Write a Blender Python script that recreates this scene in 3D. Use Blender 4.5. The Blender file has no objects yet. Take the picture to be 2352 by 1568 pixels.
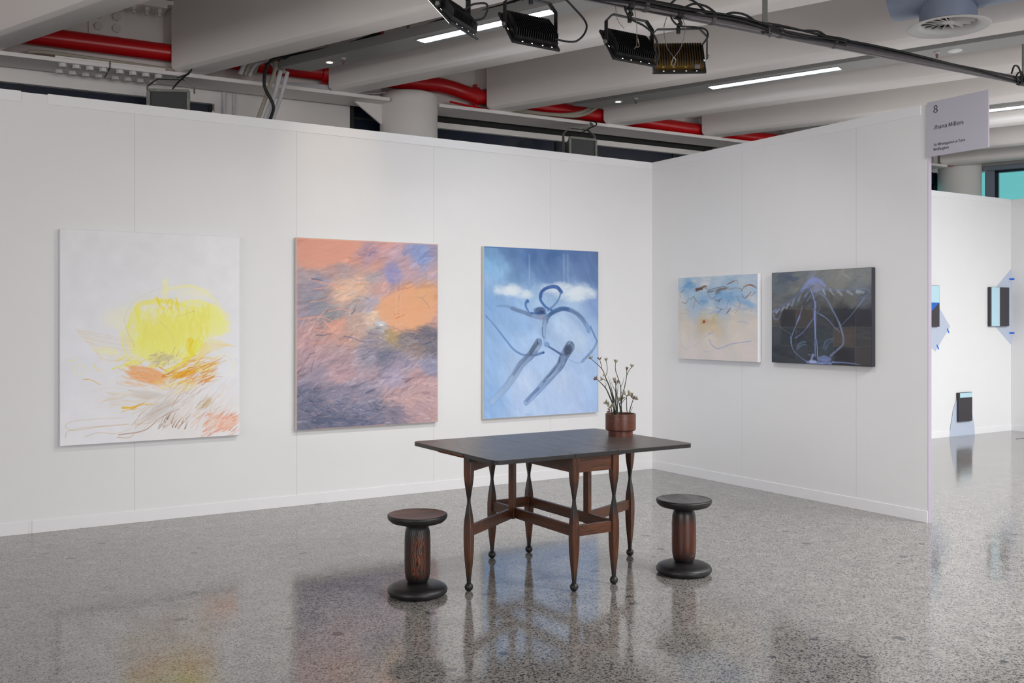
import bpy, bmesh, math, random
import numpy as np
from mathutils import Vector, Matrix, Euler
random.seed(7)
SC = bpy.context.scene
C = SC.collection
R = math.radians

# ---------------------------------------------------------------- camera, world, exposure
YAW = R(32.0)
SN, CS = math.sin(YAW), math.cos(YAW)
FPX = 2218.0
CAM = Vector((-6.4648, -7.6342, 1.5))
cam_d = bpy.data.cameras.new('camera'); cam = bpy.data.objects.new('camera', cam_d); C.objects.link(cam)
cam.location = CAM; cam.rotation_euler = (R(90), 0, -YAW)
cam_d.sensor_width = 36.0; cam_d.lens = 36.0*FPX/2352.0
cam_d.shift_y = -44.0/2352.0
cam_d.clip_start = 0.05; cam_d.clip_end = 200
SC.camera = cam
SC.view_settings.view_transform = 'Standard'; SC.view_settings.look = 'None'
SC.view_settings.exposure = 0.0; SC.view_settings.gamma = 1.0
SC.view_settings.use_curve_mapping = False
world = bpy.data.worlds.new('world'); SC.world = world; world.use_nodes = True
WB = world.node_tree.nodes['Background']
WB.inputs[0].default_value = (0.98, 0.98, 1.0, 1); WB.inputs[1].default_value = 0.53

FLOOD_W = 5.9        # watts of each floodlight
FLOOD_TIP = 23.0
BOOTH_K = 0.42
AISLE_K = 2.15
LEFT_FILL_K = 0.66
STRIP_E = 10.0         # emission of the linear lights
FLOODS = []           # filled by the floodlight builder


def cw(X, Y, z=0.0):
    """plan position given as metres to the right of / in front of the viewpoint"""
    return Vector((CAM.x + X*CS + Y*SN, CAM.y - X*SN + Y*CS, z))


def cd(X, Y):
    return Vector((X*CS + Y*SN, -X*SN + Y*CS, 0))


# building grid: G along the outer wall of the hall, N through it (outwards), B along the ceiling beams
gA = R(61.0)
Gv = cd(math.sin(gA), math.cos(gA)); Nv = cd(-math.cos(gA), math.sin(gA))
COL = cw(-1.133, 10.6)
bA = R(53.9)
Bv = cd(math.sin(bA), -math.cos(bA)); NBv = cd(math.cos(bA), math.sin(bA))
Z = Vector((0, 0, 1))


def gp(s, t, z): return COL + Gv*s + Nv*t + Z*z


def beam_start(D, t):
    """point on the line t (building grid) that lies D metres out across the beams"""
    base = COL + Nv*t
    d0 = (base - Vector((CAM.x, CAM.y, 0))).dot(NBv)
    return base + Gv*((D - d0)/Gv.dot(NBv))


# ---------------------------------------------------------------- materials
def srgb(r, g=None, b=None):
    if g is None: r, g, b = r
    f = lambda c: ((c/255.0)/12.92 if c/255.0 <= .04045 else ((c/255.0+.055)/1.055)**2.4)
    return (f(r), f(g), f(b), 1.0)


MATS = {}


class NT:
    def __init__(s, name):
        s.m = bpy.data.materials.new(name); s.m.use_nodes = True
        s.t = s.m.node_tree; s.n = s.t.nodes; s.b = s.n['Principled BSDF']; s.x = 0

    def node(s, kind, **kw):
        n = s.n.new(kind)
        for k, v in kw.items(): setattr(n, k, v)
        return n

    def link(s, a, b): s.t.links.new(a, b)

    def coord(s, which='Object'): return s.node('ShaderNodeTexCoord').outputs[which]

    def mapping(s, src, scale=(1, 1, 1), rot=(0, 0, 0)):
        m = s.node('ShaderNodeMapping'); m.inputs['Scale'].default_value = scale; m.inputs['Rotation'].default_value = rot
        s.link(src, m.inputs[0]); return m.outputs[0]

    def noise(s, vec, scale=5, detail=4, rough=.5, dist=0):
        n = s.node('ShaderNodeTexNoise'); n.inputs['Scale'].default_value = scale
        n.inputs['Detail'].default_value = detail; n.inputs['Roughness'].default_value = rough
        n.inputs['Distortion'].default_value = dist
        if vec is not None: s.link(vec, n.inputs['Vector'])
        return n.outputs['Fac']

    def ramp(s, fac, stops, mode='LINEAR'):
        r = s.node('ShaderNodeValToRGB'); r.color_ramp.interpolation = mode
        e = r.color_ramp.elements
        while len(e) < len(stops): e.new(0.5)
        for i, (p, c) in enumerate(stops):
            e[i].position = p
            e[i].color = c if hasattr(c, '__len__') else (c, c, c, 1)
        s.link(fac, r.inputs[0]); return r.outputs[0]

    def mix(s, fac, a, b, mode='MIX'):
        m = s.node('ShaderNodeMix', data_type='RGBA', blend_type=mode)
        for k, v in ((0, fac), (6, a), (7, b)):
            if hasattr(v, 'is_linked') or isinstance(v, bpy.types.NodeSocket): s.link(v, m.inputs[k])
            else: m.inputs[k].default_value = v
        return m.outputs[2]

    def math(s, op, a, b=None, c=None):
        m = s.node('ShaderNodeMath', operation=op)
        for i, v in enumerate((a, b, c)):
            if v is None: continue
            if isinstance(v, bpy.types.NodeSocket): s.link(v, m.inputs[i])
            else: m.inputs[i].default_value = v
        return m.outputs[0]

    def bump(s, h, strength=.1, dist=.01):
        b = s.node('ShaderNodeBump'); b.inputs['Strength'].default_value = strength; b.inputs['Distance'].default_value = dist
        s.link(h, b.inputs['Height']); s.link(b.outputs[0], s.b.inputs['Normal'])

    def base(s, c):
        if isinstance(c, bpy.types.NodeSocket): s.link(c, s.b.inputs['Base Color'])
        else: s.b.inputs['Base Color'].default_value = c

    def rough(s, c):
        if isinstance(c, bpy.types.NodeSocket): s.link(c, s.b.inputs['Roughness'])
        else: s.b.inputs['Roughness'].default_value = c


def painted(name, col, rough=.5, metal=0.0, var=.06, bscale=0, bstr=.05, nscale=3):
    """plain coloured surface with a faint mottling"""
    if name in MATS: return MATS[name]
    t = NT(name); co = t.coord()
    n = t.noise(co, nscale, 5, .6)
    k = t.ramp(n, [(.3, 1-var), (.7, 1.0)])
    t.base(t.mix(1.0, col, k, 'MULTIPLY')); t.rough(rough); t.b.inputs['Metallic'].default_value = metal
    if bscale: t.bump(t.noise(co, bscale, 3), bstr, .004)
    MATS[name] = t.m; return t.m


M = {}
M['wall'] = painted('white_panel', srgb(229, 229, 230), .55, var=.015, bscale=60, bstr=.03)
M['gap'] = painted('panel_gap', srgb(176, 174, 174), .8, var=.02)
M['trimw'] = painted('white_trim', srgb(232, 232, 234), .45, var=.01)
M['edge'] = painted('lilac_grey_edge', srgb(160, 152, 166), .5, var=.02)
M['steel_white'] = painted('painted_steel', srgb(234, 229, 226), .42, var=.05, bscale=25, bstr=.08, nscale=1.2)
M['bolt_white'] = painted('painted_bolt', srgb(214, 211, 209), .4, var=.03)
M['trough'] = painted('grey_trough', srgb(160, 161, 160), .45, var=.03)
M['deck'] = painted('ceiling_deck', srgb(205, 198, 194), .8, var=.1)
M['red'] = painted('red_enamel', srgb(196, 8, 18), .3, var=.1)
M['black'] = painted('black_powder', (.006, .006, .007, 1), .42, var=.2)
M['blackcable'] = painted('black_rubber', (.007, .007, .008, 1), .5, var=.1)
M['galv'] = painted('galvanised', srgb(112, 108, 112), .34, metal=.85, var=.15, nscale=20)
M['galvdull'] = painted('dull_zinc', srgb(140, 142, 136), .5, metal=.5, var=.3, nscale=14)
M['wire'] = painted('steel_wire', srgb(150, 145, 140), .35, metal=.8, var=.1)
M['strap'] = painted('grey_strap', srgb(84, 82, 82), .7, var=.1)
M['conduit'] = painted('white_conduit', srgb(205, 204, 208), .4, var=.05)
M['conduit_beige'] = painted('beige_conduit', srgb(168, 162, 146), .5, var=.08)
M['duct'] = painted('blue_grey_duct', srgb(142, 152, 174), .42, metal=.25, var=.08)
M['diffuser'] = painted('diffuser_grey', srgb(190, 190, 188), .4, var=.05)
M['dark'] = painted('dark_void', srgb(34, 32, 32), .7, var=.1)
M['navy'] = painted('navy_glass', srgb(4, 22, 50), .25, var=.5, nscale=2)
M['fixture'] = painted('grey_fixture', srgb(104, 108, 106), .45, var=.08)
M['mesh_dark'] = painted('dark_lens', srgb(62, 62, 62), .5, var=.1, bscale=300, bstr=.2)
M['mullion'] = painted('mullion_grey', srgb(120, 128, 142), .5, var=.1)
M['sign'] = painted('sign_lilac', srgb(186, 184, 196), .5, var=.01)
M['ink'] = painted('ink', (.012, .012, .012, 1), .5, var=0)
M['vinyl'] = painted('grey_blue_vinyl', srgb(186, 196, 214), .5, var=.02)
M['tape'] = painted('blue_tape', srgb(20, 112, 226), .6, var=.03)
M['paleblue'] = painted('pale_blue_paint', srgb(184, 220, 232), .5, var=.02)
M['blackpaint'] = painted('soft_black_paint', srgb(58, 54, 60), .55, var=.1, bscale=80, bstr=.1)
M['bluepaint'] = painted('cobalt_paint', srgb(16, 98, 196), .5, var=.05)
M['canvas'] = painted('raw_canvas_edge', srgb(214, 212, 206), .7, var=.04, bscale=200, bstr=.1)
M['canvaswhite'] = painted('white_canvas_edge', srgb(226, 227, 232), .7, var=.02, bscale=200, bstr=.1)
M['canvasdark'] = painted('dark_canvas_edge', srgb(52, 52, 60), .7, var=.25, bscale=200, bstr=.1)
M['stem'] = painted('dark_green_stem', srgb(42, 50, 34), .6, var=.3, nscale=30)
M['petal'] = painted('grey_green_petal', srgb(146, 140, 120), .8, var=.3, nscale=60)
M['petalpink'] = painted('brown_pink_petal', srgb(120, 96, 84), .8, var=.3, nscale=60)
M['soil'] = painted('dark_soil', srgb(40, 26, 22), .9, var=.4, nscale=60)


def emit_mat(name, col, e):
    t = NT(name); t.base((.8, .8, .8, 1)); t.b.inputs['Emission Color'].default_value = col
    n = t.noise(t.coord(), 3, 2); k = t.ramp(n, [(.2, .97), (.8, 1.0)])
    t.link(t.mix(1.0, col, k, 'MULTIPLY'), t.b.inputs['Emission Color'])
    t.b.inputs['Emission Strength'].default_value = e; return t.m


M['strip'] = emit_mat('cool_white_tube', (.80, .88, 1.0, 1), STRIP_E)
M['warm'] = emit_mat('warm_lamp', (1.0, .80, .50, 1), 14)
M['led'] = emit_mat('flood_lens', (1.0, .97, .92, 1), 8)
M['slot'] = emit_mat('lit_slot', (1.0, .97, .92, 1), 1.6)
M['greenled'] = emit_mat('green_indicator', (.5, 1.0, .1, 1), 1.5)


def glass_mat(name, col):
    t = NT(name); t.n.remove(t.n['Principled BSDF'])
    tr = t.node('ShaderNodeBsdfTransparent'); gl = t.node('ShaderNodeBsdfGlossy'); gl.inputs['Roughness'].default_value = .03
    tr.inputs[0].default_value = col
    fr = t.node('ShaderNodeFresnel'); fr.inputs[0].default_value = 1.45
    mx = t.node('ShaderNodeMixShader'); t.link(fr.outputs[0], mx.inputs[0]); t.link(tr.outputs[0], mx.inputs[1]); t.link(gl.outputs[0], mx.inputs[2])
    t.link(mx.outputs[0], t.n['Material Output'].inputs[0]); return t.m


M['cyan'] = glass_mat('cyan_tinted_glass', (.54, 1.0, 1.0, 1))


def floor_mat():
    t = NT('polished_terrazzo'); co = t.coord()
    # warp so the chips are not round cells
    nz = t.node('ShaderNodeTexNoise'); nz.inputs['Scale'].default_value = 80; nz.inputs['Detail'].default_value = 2
    t.link(co, nz.inputs['Vector'])
    warp = t.node('ShaderNodeVectorMath', operation='MULTIPLY_ADD'); t.link(nz.outputs['Color'], warp.inputs[0])
    warp.inputs[1].default_value = (.011, .011, 0); t.link(co, warp.inputs[2])

    def chips(scale, thr, sz):
        v = t.node('ShaderNodeTexVoronoi'); v.inputs['Scale'].default_value = scale; t.link(warp.outputs[0], v.inputs['Vector'])
        sep = t.node('ShaderNodeSeparateColor'); t.link(v.outputs['Color'], sep.inputs[0])
        on = t.math('LESS_THAN', sep.outputs[0], thr)
        lim = t.math('MULTIPLY_ADD', sep.outputs[1], sz, sz*.55)
        near = t.math('LESS_THAN', v.outputs['Distance'], lim)
        return t.math('MULTIPLY', on, near), sep.outputs[2]
    c1, s1 = chips(92, .62, .42)
    c2, s2 = chips(185, .5, .42)
    c3, s3 = chips(17, .014, .40)
    big = t.noise(co, .7, 3); big2 = t.noise(co, 9, 4)
    mat = t.ramp(big2, [(.3, srgb(130, 127, 123)), (.7, srgb(153, 149, 144))])
    mat = t.mix(t.ramp(big, [(.35, 0.0), (.7, .22)]), mat, srgb(140, 136, 134))
    dk = t.ramp(s1, [(0, srgb(54, 54, 57)), (.6, srgb(74, 72, 71)), (1, srgb(108, 103, 97))])
    c = t.mix(c2, mat, t.ramp(s2, [(0, srgb(64, 64, 68)), (1, srgb(110, 105, 100))]))
    c = t.mix(c1, c, dk)
    c = t.mix(c3, c, srgb(70, 70, 72))
    t.base(c)
    t.rough(t.ramp(t.noise(co, 2.2, 4), [(.3, .085), (.75, .13)]))
    t.b.inputs['IOR'].default_value = 1.85
    t.bump(t.noise(co, 2.6, 2, .4), .04, .02)
    return t.m


M['floor'] = floor_mat()


def wood_mat(name, base, dark, axis, grain=1.0, char=None, charcol=(.010, .009, .009, 1), rough=.32, ramp_pos=(.35, .7), bump=.3, edge=None):
    """grain runs along axis; char = list of (z, amount) stops in object space metres"""
    t = NT(name); co = t.coord()
    sc = [26*grain]*3; sc[axis] = 2.2*grain
    m = t.mapping(co, tuple(sc))
    n = t.noise(m, 1.6, 6, .62, .6)
    sc2 = [150*grain]*3; sc2[axis] = 9*grain
    f = t.noise(t.mapping(co, tuple(sc2)), 1.0, 3, .6)
    g = t.math('MULTIPLY_ADD', f, .35, t.math('MULTIPLY', n, .75))
    c = t.ramp(g, [(ramp_pos[0], dark), (ramp_pos[1], base)])
    if char:
        sep = t.node('ShaderNodeSeparateXYZ'); t.link(co, sep.inputs[0])
        z = t.math('MULTIPLY_ADD', t.math('SUBTRACT', n, .5), .03, sep.outputs[2])
        r = t.ramp(z, [(p, a) for p, a in char])
        c = t.mix(r, c, charcol)
    if edge:      # the slab's edges are ebonised darker than its top
        gn = t.node('ShaderNodeNewGeometry'); sp = t.node('ShaderNodeSeparateXYZ'); t.link(gn.outputs['True Normal'], sp.inputs[0])
        c = t.mix(t.math('GREATER_THAN', sp.outputs[2], .9), edge, c)
    t.base(c); t.rough(rough)
    t.bump(g, bump, .003)
    return t.m


OAK, OAKD = srgb(98, 55, 31), srgb(26, 14, 9)
M['legwood'] = wood_mat('fumed_oak_leg', OAK, OAKD, 2, 1.7, [(.06, 1), (.13, 0), (.36, 0), (.455, 1), (.54, 1), (.63, 0)])
M['railx'] = wood_mat('fumed_oak_rail_x', OAK, OAKD, 0, 1.7, rough=.4)
M['raily'] = wood_mat('fumed_oak_rail_y', OAK, OAKD, 1, 1.7, rough=.4)
M['post'] = wood_mat('fumed_oak_post', OAK, OAKD, 2, 1.7, rough=.4)
M['top'] = wood_mat('ebonised_oak_top', srgb(92, 80, 75), srgb(20, 17, 17), 1, 1.7, rough=.30, ramp_pos=(.42, .66), bump=1.0, edge=(.012, .010, .010, 1))
M['topedge'] = wood_mat('ebonised_edge', srgb(24, 20, 19), srgb(10, 9, 9), 0, 1, rough=.4)
M['knuckle'] = wood_mat('brown_knuckle', srgb(112, 66, 40), srgb(60, 34, 20), 0, 1)
M['seat_brown'] = wood_mat('seat_brown', srgb(98, 72, 64), srgb(44, 32, 30), 0, .8, rough=.4, ramp_pos=(.42, .6))
M['seat_black'] = wood_mat('seat_black', srgb(104, 100, 100), srgb(24, 23, 24), 1, 1.3, rough=.4, ramp_pos=(.42, .62), bump=1.0)
M['charred'] = wood_mat('charred_wood', srgb(34, 32, 33), srgb(8, 8, 9), 0, 1, rough=.42, bump=.5)
M['stoolcol'] = wood_mat('stool_column_wood', srgb(96, 44, 20), srgb(34, 16, 10), 2, 1, [(.08, 1), (.15, 0), (.29, 0), (.365, 1)], ramp_pos=(.35, .8))
M['potwood'] = wood_mat('turned_pot_wood', srgb(104, 52, 29), srgb(60, 27, 16), 0, 1.4, rough=.35, bump=.1)


def burl_mat():
    t = NT('figured_pine_column'); co = t.coord()
    m = t.mapping(co, (15, 15, 6.0))
    w = t.node('ShaderNodeTexWave', wave_type='BANDS', bands_direction='X'); w.inputs['Scale'].default_value = 1.9
    w.inputs['Distortion'].default_value = 11; w.inputs['Detail'].default_value = 2.2; w.inputs['Detail Scale'].default_value = 1.4
    t.link(m, w.inputs[0])
    c = t.ramp(w.outputs['Fac'], [(.16, srgb(22, 11, 8)), (.5, srgb(78, 36, 17)), (1, srgb(116, 56, 26))])
    sep = t.node('ShaderNodeSeparateXYZ'); t.link(co, sep.inputs[0])
    n = t.noise(co, 14, 3)
    z = t.math('MULTIPLY_ADD', t.math('SUBTRACT', n, .5), .06, sep.outputs[2])
    c = t.mix(t.ramp(z, [(.08, 1.0), (.15, 0.0), (.28, 0.0), (.355, 1.0)]), c, (.010, .009, .009, 1))
    # the figured patch faces front; the flanks are darker brown
    c2 = t.ramp(t.noise(t.mapping(co, (60, 60, 4)), 1, 3), [(.3, srgb(30, 16, 10)), (.7, srgb(62, 30, 17))])
    c2 = t.mix(t.ramp(z, [(.08, 1.0), (.15, 0.0), (.28, 0.0), (.355, 1.0)]), c2, (.010, .009, .009, 1))
    dp = t.node('ShaderNodeVectorMath', operation='DOT_PRODUCT'); t.link(co, dp.inputs[0]); dp.inputs[1].default_value = (.7, .71, 0)
    side = t.math('ABSOLUTE', t.math('SUBTRACT', t.math('MULTIPLY', dp.outputs['Value'], 1.0), -.012))
    dd = t.node('ShaderNodeVectorMath', operation='DOT_PRODUCT'); t.link(co, dd.inputs[0]); dd.inputs[1].default_value = (.85, -.53, 0)
    off = t.math('ABSOLUTE', t.math('SUBTRACT', dd.outputs['Value'], .012))
    c = t.mix(t.ramp(t.math('MULTIPLY', off, 10), [(.28, 0.0), (.42, 1.0)]), c, c2)
    t.base(c); t.rough(.38); t.bump(w.outputs['Fac'], .25, .003)
    return t.m


M['burl'] = burl_mat()


def paint_mat(name):
    t = NT(name); a = t.node('ShaderNodeAttribute', attribute_name='paint')
    w = t.noise(t.mapping(t.coord(), (420, 420, 420)), 1, 2)
    t.base(t.mix(1.0, a.outputs['Color'], t.ramp(w, [(.3, .965), (.7, 1.0)]), 'MULTIPLY'))
    t.rough(.6); t.bump(w, .05, .001); return t.m


# ---------------------------------------------------------------- mesh helpers
class MB:
    def __init__(s): s.bm = bmesh.new()

    def hull8(s, pts):
        """pts: 8 corners, bottom ring 4 then top ring 4"""
        v = [s.bm.verts.new(p) for p in pts]
        for f in ((3, 2, 1, 0), (4, 5, 6, 7), (0, 1, 5, 4), (1, 2, 6, 5), (2, 3, 7, 6), (3, 0, 4, 7)):
            s.bm.faces.new([v[i] for i in f])
        return s

    def box(s, x0, x1, y0, y1, z0, z1):
        return s.hull8([(x0, y0, z0), (x1, y0, z0), (x1, y1, z0), (x0, y1, z0), (x0, y0, z1), (x1, y0, z1), (x1, y1, z1), (x0, y1, z1)])

    def gbox(s, s0, s1, t0, t1, z0, z1):
        return s.hull8([gp(s0, t0, z0), gp(s1, t0, z0), gp(s1, t1, z0), gp(s0, t1, z0), gp(s0, t0, z1), gp(s1, t0, z1), gp(s1, t1, z1), gp(s0, t1, z1)])

    def bar(s, a, b, w, h, up=Z):
        """rectangular bar from a to b, w across, h along up"""
        a, b = Vector(a), Vector(b); d = (b-a).normalized(); sd = d.cross(up).normalized(); u = sd.cross(d).normalized()
        q = [(-w/2, -h/2), (w/2, -h/2), (w/2, h/2), (-w/2, h/2)]
        return s.hull8([a+sd*x+u*y for x, y in q]+[b+sd*x+u*y for x, y in q])

    def tube(s, pts, r, n=10, cap=True):
        pts = [Vector(p) for p in pts]
        rs = r if hasattr(r, '__len__') else [r]*len(pts)
        rings = []; prev = None
        for i, p in enumerate(pts):
            d = (pts[min(i+1, len(pts)-1)]-pts[max(i-1, 0)]).normalized()
            if prev is None:
                u = d.orthogonal().normalized()
            else:
                u = (prev - d*prev.dot(d))
                u = u.normalized() if u.length > 1e-6 else d.orthogonal().normalized()
            prev = u; w = d.cross(u)
            rings.append([s.bm.verts.new(p+(u*math.cos(2*math.pi*k/n)+w*math.sin(2*math.pi*k/n))*rs[i]) for k in range(n)])
        for a, b in zip(rings, rings[1:]):
            for k in range(n): s.bm.faces.new((a[k], a[(k+1) % n], b[(k+1) % n], b[k]))
        if cap:
            s.bm.faces.new(rings[0][::-1]); s.bm.faces.new(rings[-1])
        return s

    def lathe(s, c, prof, n=48, axis=Z):
        """prof: (r, z) from bottom to top; r=0 closes"""
        c = Vector(c); axis = Vector(axis).normalized(); u = axis.orthogonal().normalized() if abs(axis.z) < .99 else Vector((1, 0, 0)); w = axis.cross(u)
        rings = []
        for r, z in prof:
            if r <= 1e-6: rings.append([s.bm.verts.new(c+axis*z)])
            else: rings.append([s.bm.verts.new(c+axis*z+(u*math.cos(2*math.pi*k/n)+w*math.sin(2*math.pi*k/n))*r) for k in range(n)])
        for a, b in zip(rings, rings[1:]):
            for k in range(n):
                k2 = (k+1) % n
                if len(a) == 1 and len(b) == 1: continue
                if len(a) == 1: s.bm.faces.new((a[0], b[k2], b[k]))
                elif len(b) == 1: s.bm.faces.new((a[k], a[k2], b[0]))
                else: s.bm.faces.new((a[k], a[k2], b[k2], b[k]))
        return s

    def prism(s, poly, vec):
        """poly: list of 3-D points (planar), swept by vec"""
        vec = Vector(vec)
        a = [s.bm.verts.new(p) for p in poly]; b = [s.bm.verts.new(Vector(p)+vec) for p in poly]; n = len(a)
        s.bm.faces.new(a[::-1]); s.bm.faces.new(b)
        for k in range(n): s.bm.faces.new((a[k], a[(k+1) % n], b[(k+1) % n], b[k]))
        return s

    def loft(s, rings):
        rs = [[s.bm.verts.new(p) for p in r] for r in rings]; n = len(rs[0])
        for a, b in zip(rs, rs[1:]):
            for k in range(n): s.bm.faces.new((a[k], a[(k+1) % n], b[(k+1) % n], b[k]))
        s.bm.faces.new(rs[0][::-1]); s.bm.faces.new(rs[-1]); return s

    def build(s, name, mat, parent=None, bevel=0, smooth=None, seg=2, origin=None):
        bmesh.ops.recalc_face_normals(s.bm, faces=s.bm.faces[:])
        me = bpy.data.meshes.new(name)
        off = Vector((0, 0, 0))
        if parent is not None:
            p = parent
            while p is not None: off += p.location; p = p.parent
        else:
            co = [v.co for v in s.bm.verts]
            if origin is None:
                lo = [min(c[i] for c in co) for i in range(3)]; hi = [max(c[i] for c in co) for i in range(3)]
                origin = ((lo[0]+hi[0])/2, (lo[1]+hi[1])/2, lo[2])
            off = Vector(origin)
        for v in s.bm.verts: v.co -= off
        s.bm.to_mesh(me); s.bm.free()
        o = bpy.data.objects.new(name, me); C.objects.link(o)
        for m in (mat if isinstance(mat, (list, tuple)) else [mat]): me.materials.append(m)
        if parent is not None: o.parent = parent
        else: o.location = off
        if bevel:
            b = o.modifiers.new('bevel', 'BEVEL'); b.width = bevel; b.segments = seg; b.limit_method = 'ANGLE'; b.angle_limit = R(30)
        if smooth:
            for p in me.polygons: p.use_smooth = True
            me.set_sharp_from_angle(angle=R(smooth))
        return o


def tag(o, label=None, cat=None, group=None, kind=None):
    if label: o['label'] = label
    if cat: o['category'] = cat
    if group: o['group'] = group
    if kind: o['kind'] = kind
    return o


def thing(name, loc, label, cat, group=None):
    o = bpy.data.objects.new(name, None); C.objects.link(o); o.location = loc; o.empty_display_size = .1
    return tag(o, label, cat, group)


def copy_tree(o, parent=None):
    c = o.copy(); C.objects.link(c)
    if parent is not None: c.parent = parent
    for ch in [k for k in bpy.data.objects if k.parent == o]: copy_tree(ch, c)
    return c


def struct(o): o['kind'] = 'structure'; return o


def catmull(pts, k=8):
    P = [Vector(p) for p in pts]; P = [P[0]*2-P[1]]+P+[P[-1]*2-P[-2]]; out = []
    for i in range(1, len(P)-2):
        a, b, c, d = P[i-1:i+3]
        for j in range(k):
            t = j/k
            out.append(.5*((2*b)+(c-a)*t+(2*a-5*b+4*c-d)*t*t+(3*b-a-3*c+d)*t**3))
    out.append(P[-2]); return out


# ---------------------------------------------------------------- structure: floor, ceiling, partitions
fl = MB().box(-22, 24, -16, 22, -.12, 0).build('floor', M['floor']); struct(fl)
ce = MB()
_a, _b = beam_start(16.8, -16), beam_start(16.8, .6)
ce.hull8([gp(-14, -16, 5.0), _a+Z*5.0, _b+Z*5.0, gp(-14, .6, 5.0), gp(-14, -16, 5.2), _a+Z*5.2, _b+Z*5.2, gp(-14, .6, 5.2)])
struct(ce.build('ceiling', M['deck']))

WT = 3.13; TH = .04; PW = 1.257


def panel_wall(name, axis, a0, a1, pos, sgn, h, seams, mat=None):
    """axis 'x' : wall runs in x at y=pos; front face at pos, body goes sgn*TH behind"""
    cuts = [a0]+sorted(q for q in seams if a0 < q < a1)+[a1]
    b = MB(); g = .0011
    for i, (p, q) in enumerate(zip(cuts, cuts[1:])):
        p2 = p+(g if i else 0); q2 = q-(g if i < len(cuts)-2 else 0)
        lo, hi = sorted((pos, pos+sgn*TH))
        if axis == 'x': b.box(p2, q2, lo, hi, 0, h)
        else: b.box(lo, hi, p2, q2, 0, h)
    o = b.build(name, M['wall']); struct(o)
    core = MB(); lo, hi = sorted((pos+sgn*.0009, pos+sgn*(TH-.0009)))
    if axis == 'x': core.box(a0+.01, a1-.01, lo, hi, .01, h-.01)
    else: core.box(lo, hi, a0+.01, a1-.01, .01, h-.01)
    core.build('panel_core', M['gap'], o)
    return o


panel_wall('wall_back', 'x', -9.1, TH, 0, 1, WT, [-PW*k for k in range(1, 8)])
panel_wall('wall_right', 'y', -3.157, 0, 0, 1, WT, [-PW, -2*PW])
struct(MB().box(-.0005, TH+.0005, -3.160, -3.157, 0, WT).build('trim_1', M['edge']))
for nm, bx in (('baseboard_back', (-5.72, -.006, -.006, 0)), ('baseboard_left', (-9.1, -5.745, -.006, 0))):
    struct(MB().box(*bx, 0, .088).build(nm, M['trimw'], bevel=.0015))
struct(MB().box(-.006, 0, -3.157, 0, 0, .088).build('baseboard_right', M['trimw'], bevel=.0015))
struct(MB().box(-5.62, -.006, -.006, 0, WT-.07, WT+.006).build('trim_2', M['trimw'], bevel=.0015))
struct(MB().box(-9.1, -5.79, -.006, 0, WT-.07, WT+.006).build('trim_3', M['trimw'], bevel=.0015))
struct(MB().box(-.006, 0, -3.10, 0, WT-.07, WT+.006).build('trim_4', M['trimw'], bevel=.0015))
# neighbouring booth
FX, FY, FH = 6.523, .07, 3.20
panel_wall('wall_far', 'x', 1.9, FX+TH, FY, 1, FH, [])
panel_wall('wall_far_right', 'y', -6.0, FY, FX, 1, FH, [-1.2, -2.4, -3.6])
struct(MB().box(1.9, FX-.006, FY-.006, FY, 0, .08).build('baseboard_far', M['trimw']))
struct(MB().box(FX-.006, FX, -6.0, FY, 0, .08).build('baseboard_far_right', M['trimw']))
struct(MB().box(1.9, FX-.006, FY-.006, FY, FH-.07, FH+.006).build('trim_5', M['trimw']))
struct(MB().box(5.6, 9.2, -.55, -.54, .0005, .0025).build('trim_6', M['dark']))     # floor joint

# outer wall of the hall above the partitions
struct(MB().gbox(-9, -2.02, .30, .36, 3.735, 3.99).build('wall_fascia', M['steel_white']))
w = MB().gbox(-2.02, -.55, .30, .36, 0, 3.99).build('wall_infill', M['steel_white']); struct(w)
struct(MB().gbox(.30, 8.0, .30, .36, 3.735, 3.80).build('wall_band', M['steel_white']))
struct(MB().gbox(.30, 8.0, .34, .40, 3.80, 3.88).build('trim_7', M['dark']))  # dark box standing in for the unlit gap above the band
struct(MB().gbox(-9, 8.4, .60, .66, 3.735, 5.0).gbox(8.4, 9.9, .60, .66, 3.9, 5.0).build('wall_outer', M['steel_white']))
for i, (a, b_, z0, z1) in enumerate(((-9, -2.05, 2.2, 3.735), (-.53, .28, 2.2, 3.9), (.30, 7.6, 2.2, 3.735))):
    win = MB().gbox(a, b_, .36, .38, z0, z1).build('window_%d' % (i+1), M['navy']); struct(win)
    fr = MB()
    n = max(1, int((b_-a)/1.6))
    for k in range(n+1):
        x = a+(b_-a)*k/n; fr.gbox(x-.02, x+.02, .345, .36, z0, z1)
    fr.gbox(a, b_, .345, .36, z1-.16, z1-.13)
    fr.build('window_frame', M['dark'], win)
struct(MB().gbox(-.57, -.53, .28, .40, 0, 3.99).build('trim_8', M['dark']))

# end wall of the hall with cyan tinted windows (parallel to the beams)
ED = 16.6
e0 = beam_start(ED, .3)


def ep(b, dn, z): return e0 + Bv*b + NBv*dn + Z*z


def ebox(mb, b0, b1, d0, d1, z0, z1):
    return mb.hull8([ep(b0, d0, z0), ep(b1, d0, z0), ep(b1, d1, z0), ep(b0, d1, z0), ep(b0, d0, z1), ep(b1, d0, z1), ep(b1, d1, z1), ep(b0, d1, z1)])


def b_at(u, D=ED):
    """distance along the end wall seen in direction u"""
    k = (u-1176)/FPX; Y = D/(k*math.cos(bA)+math.sin(bA)); p = cw(k*Y, Y)
    return (p-e0).dot(Bv)


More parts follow.
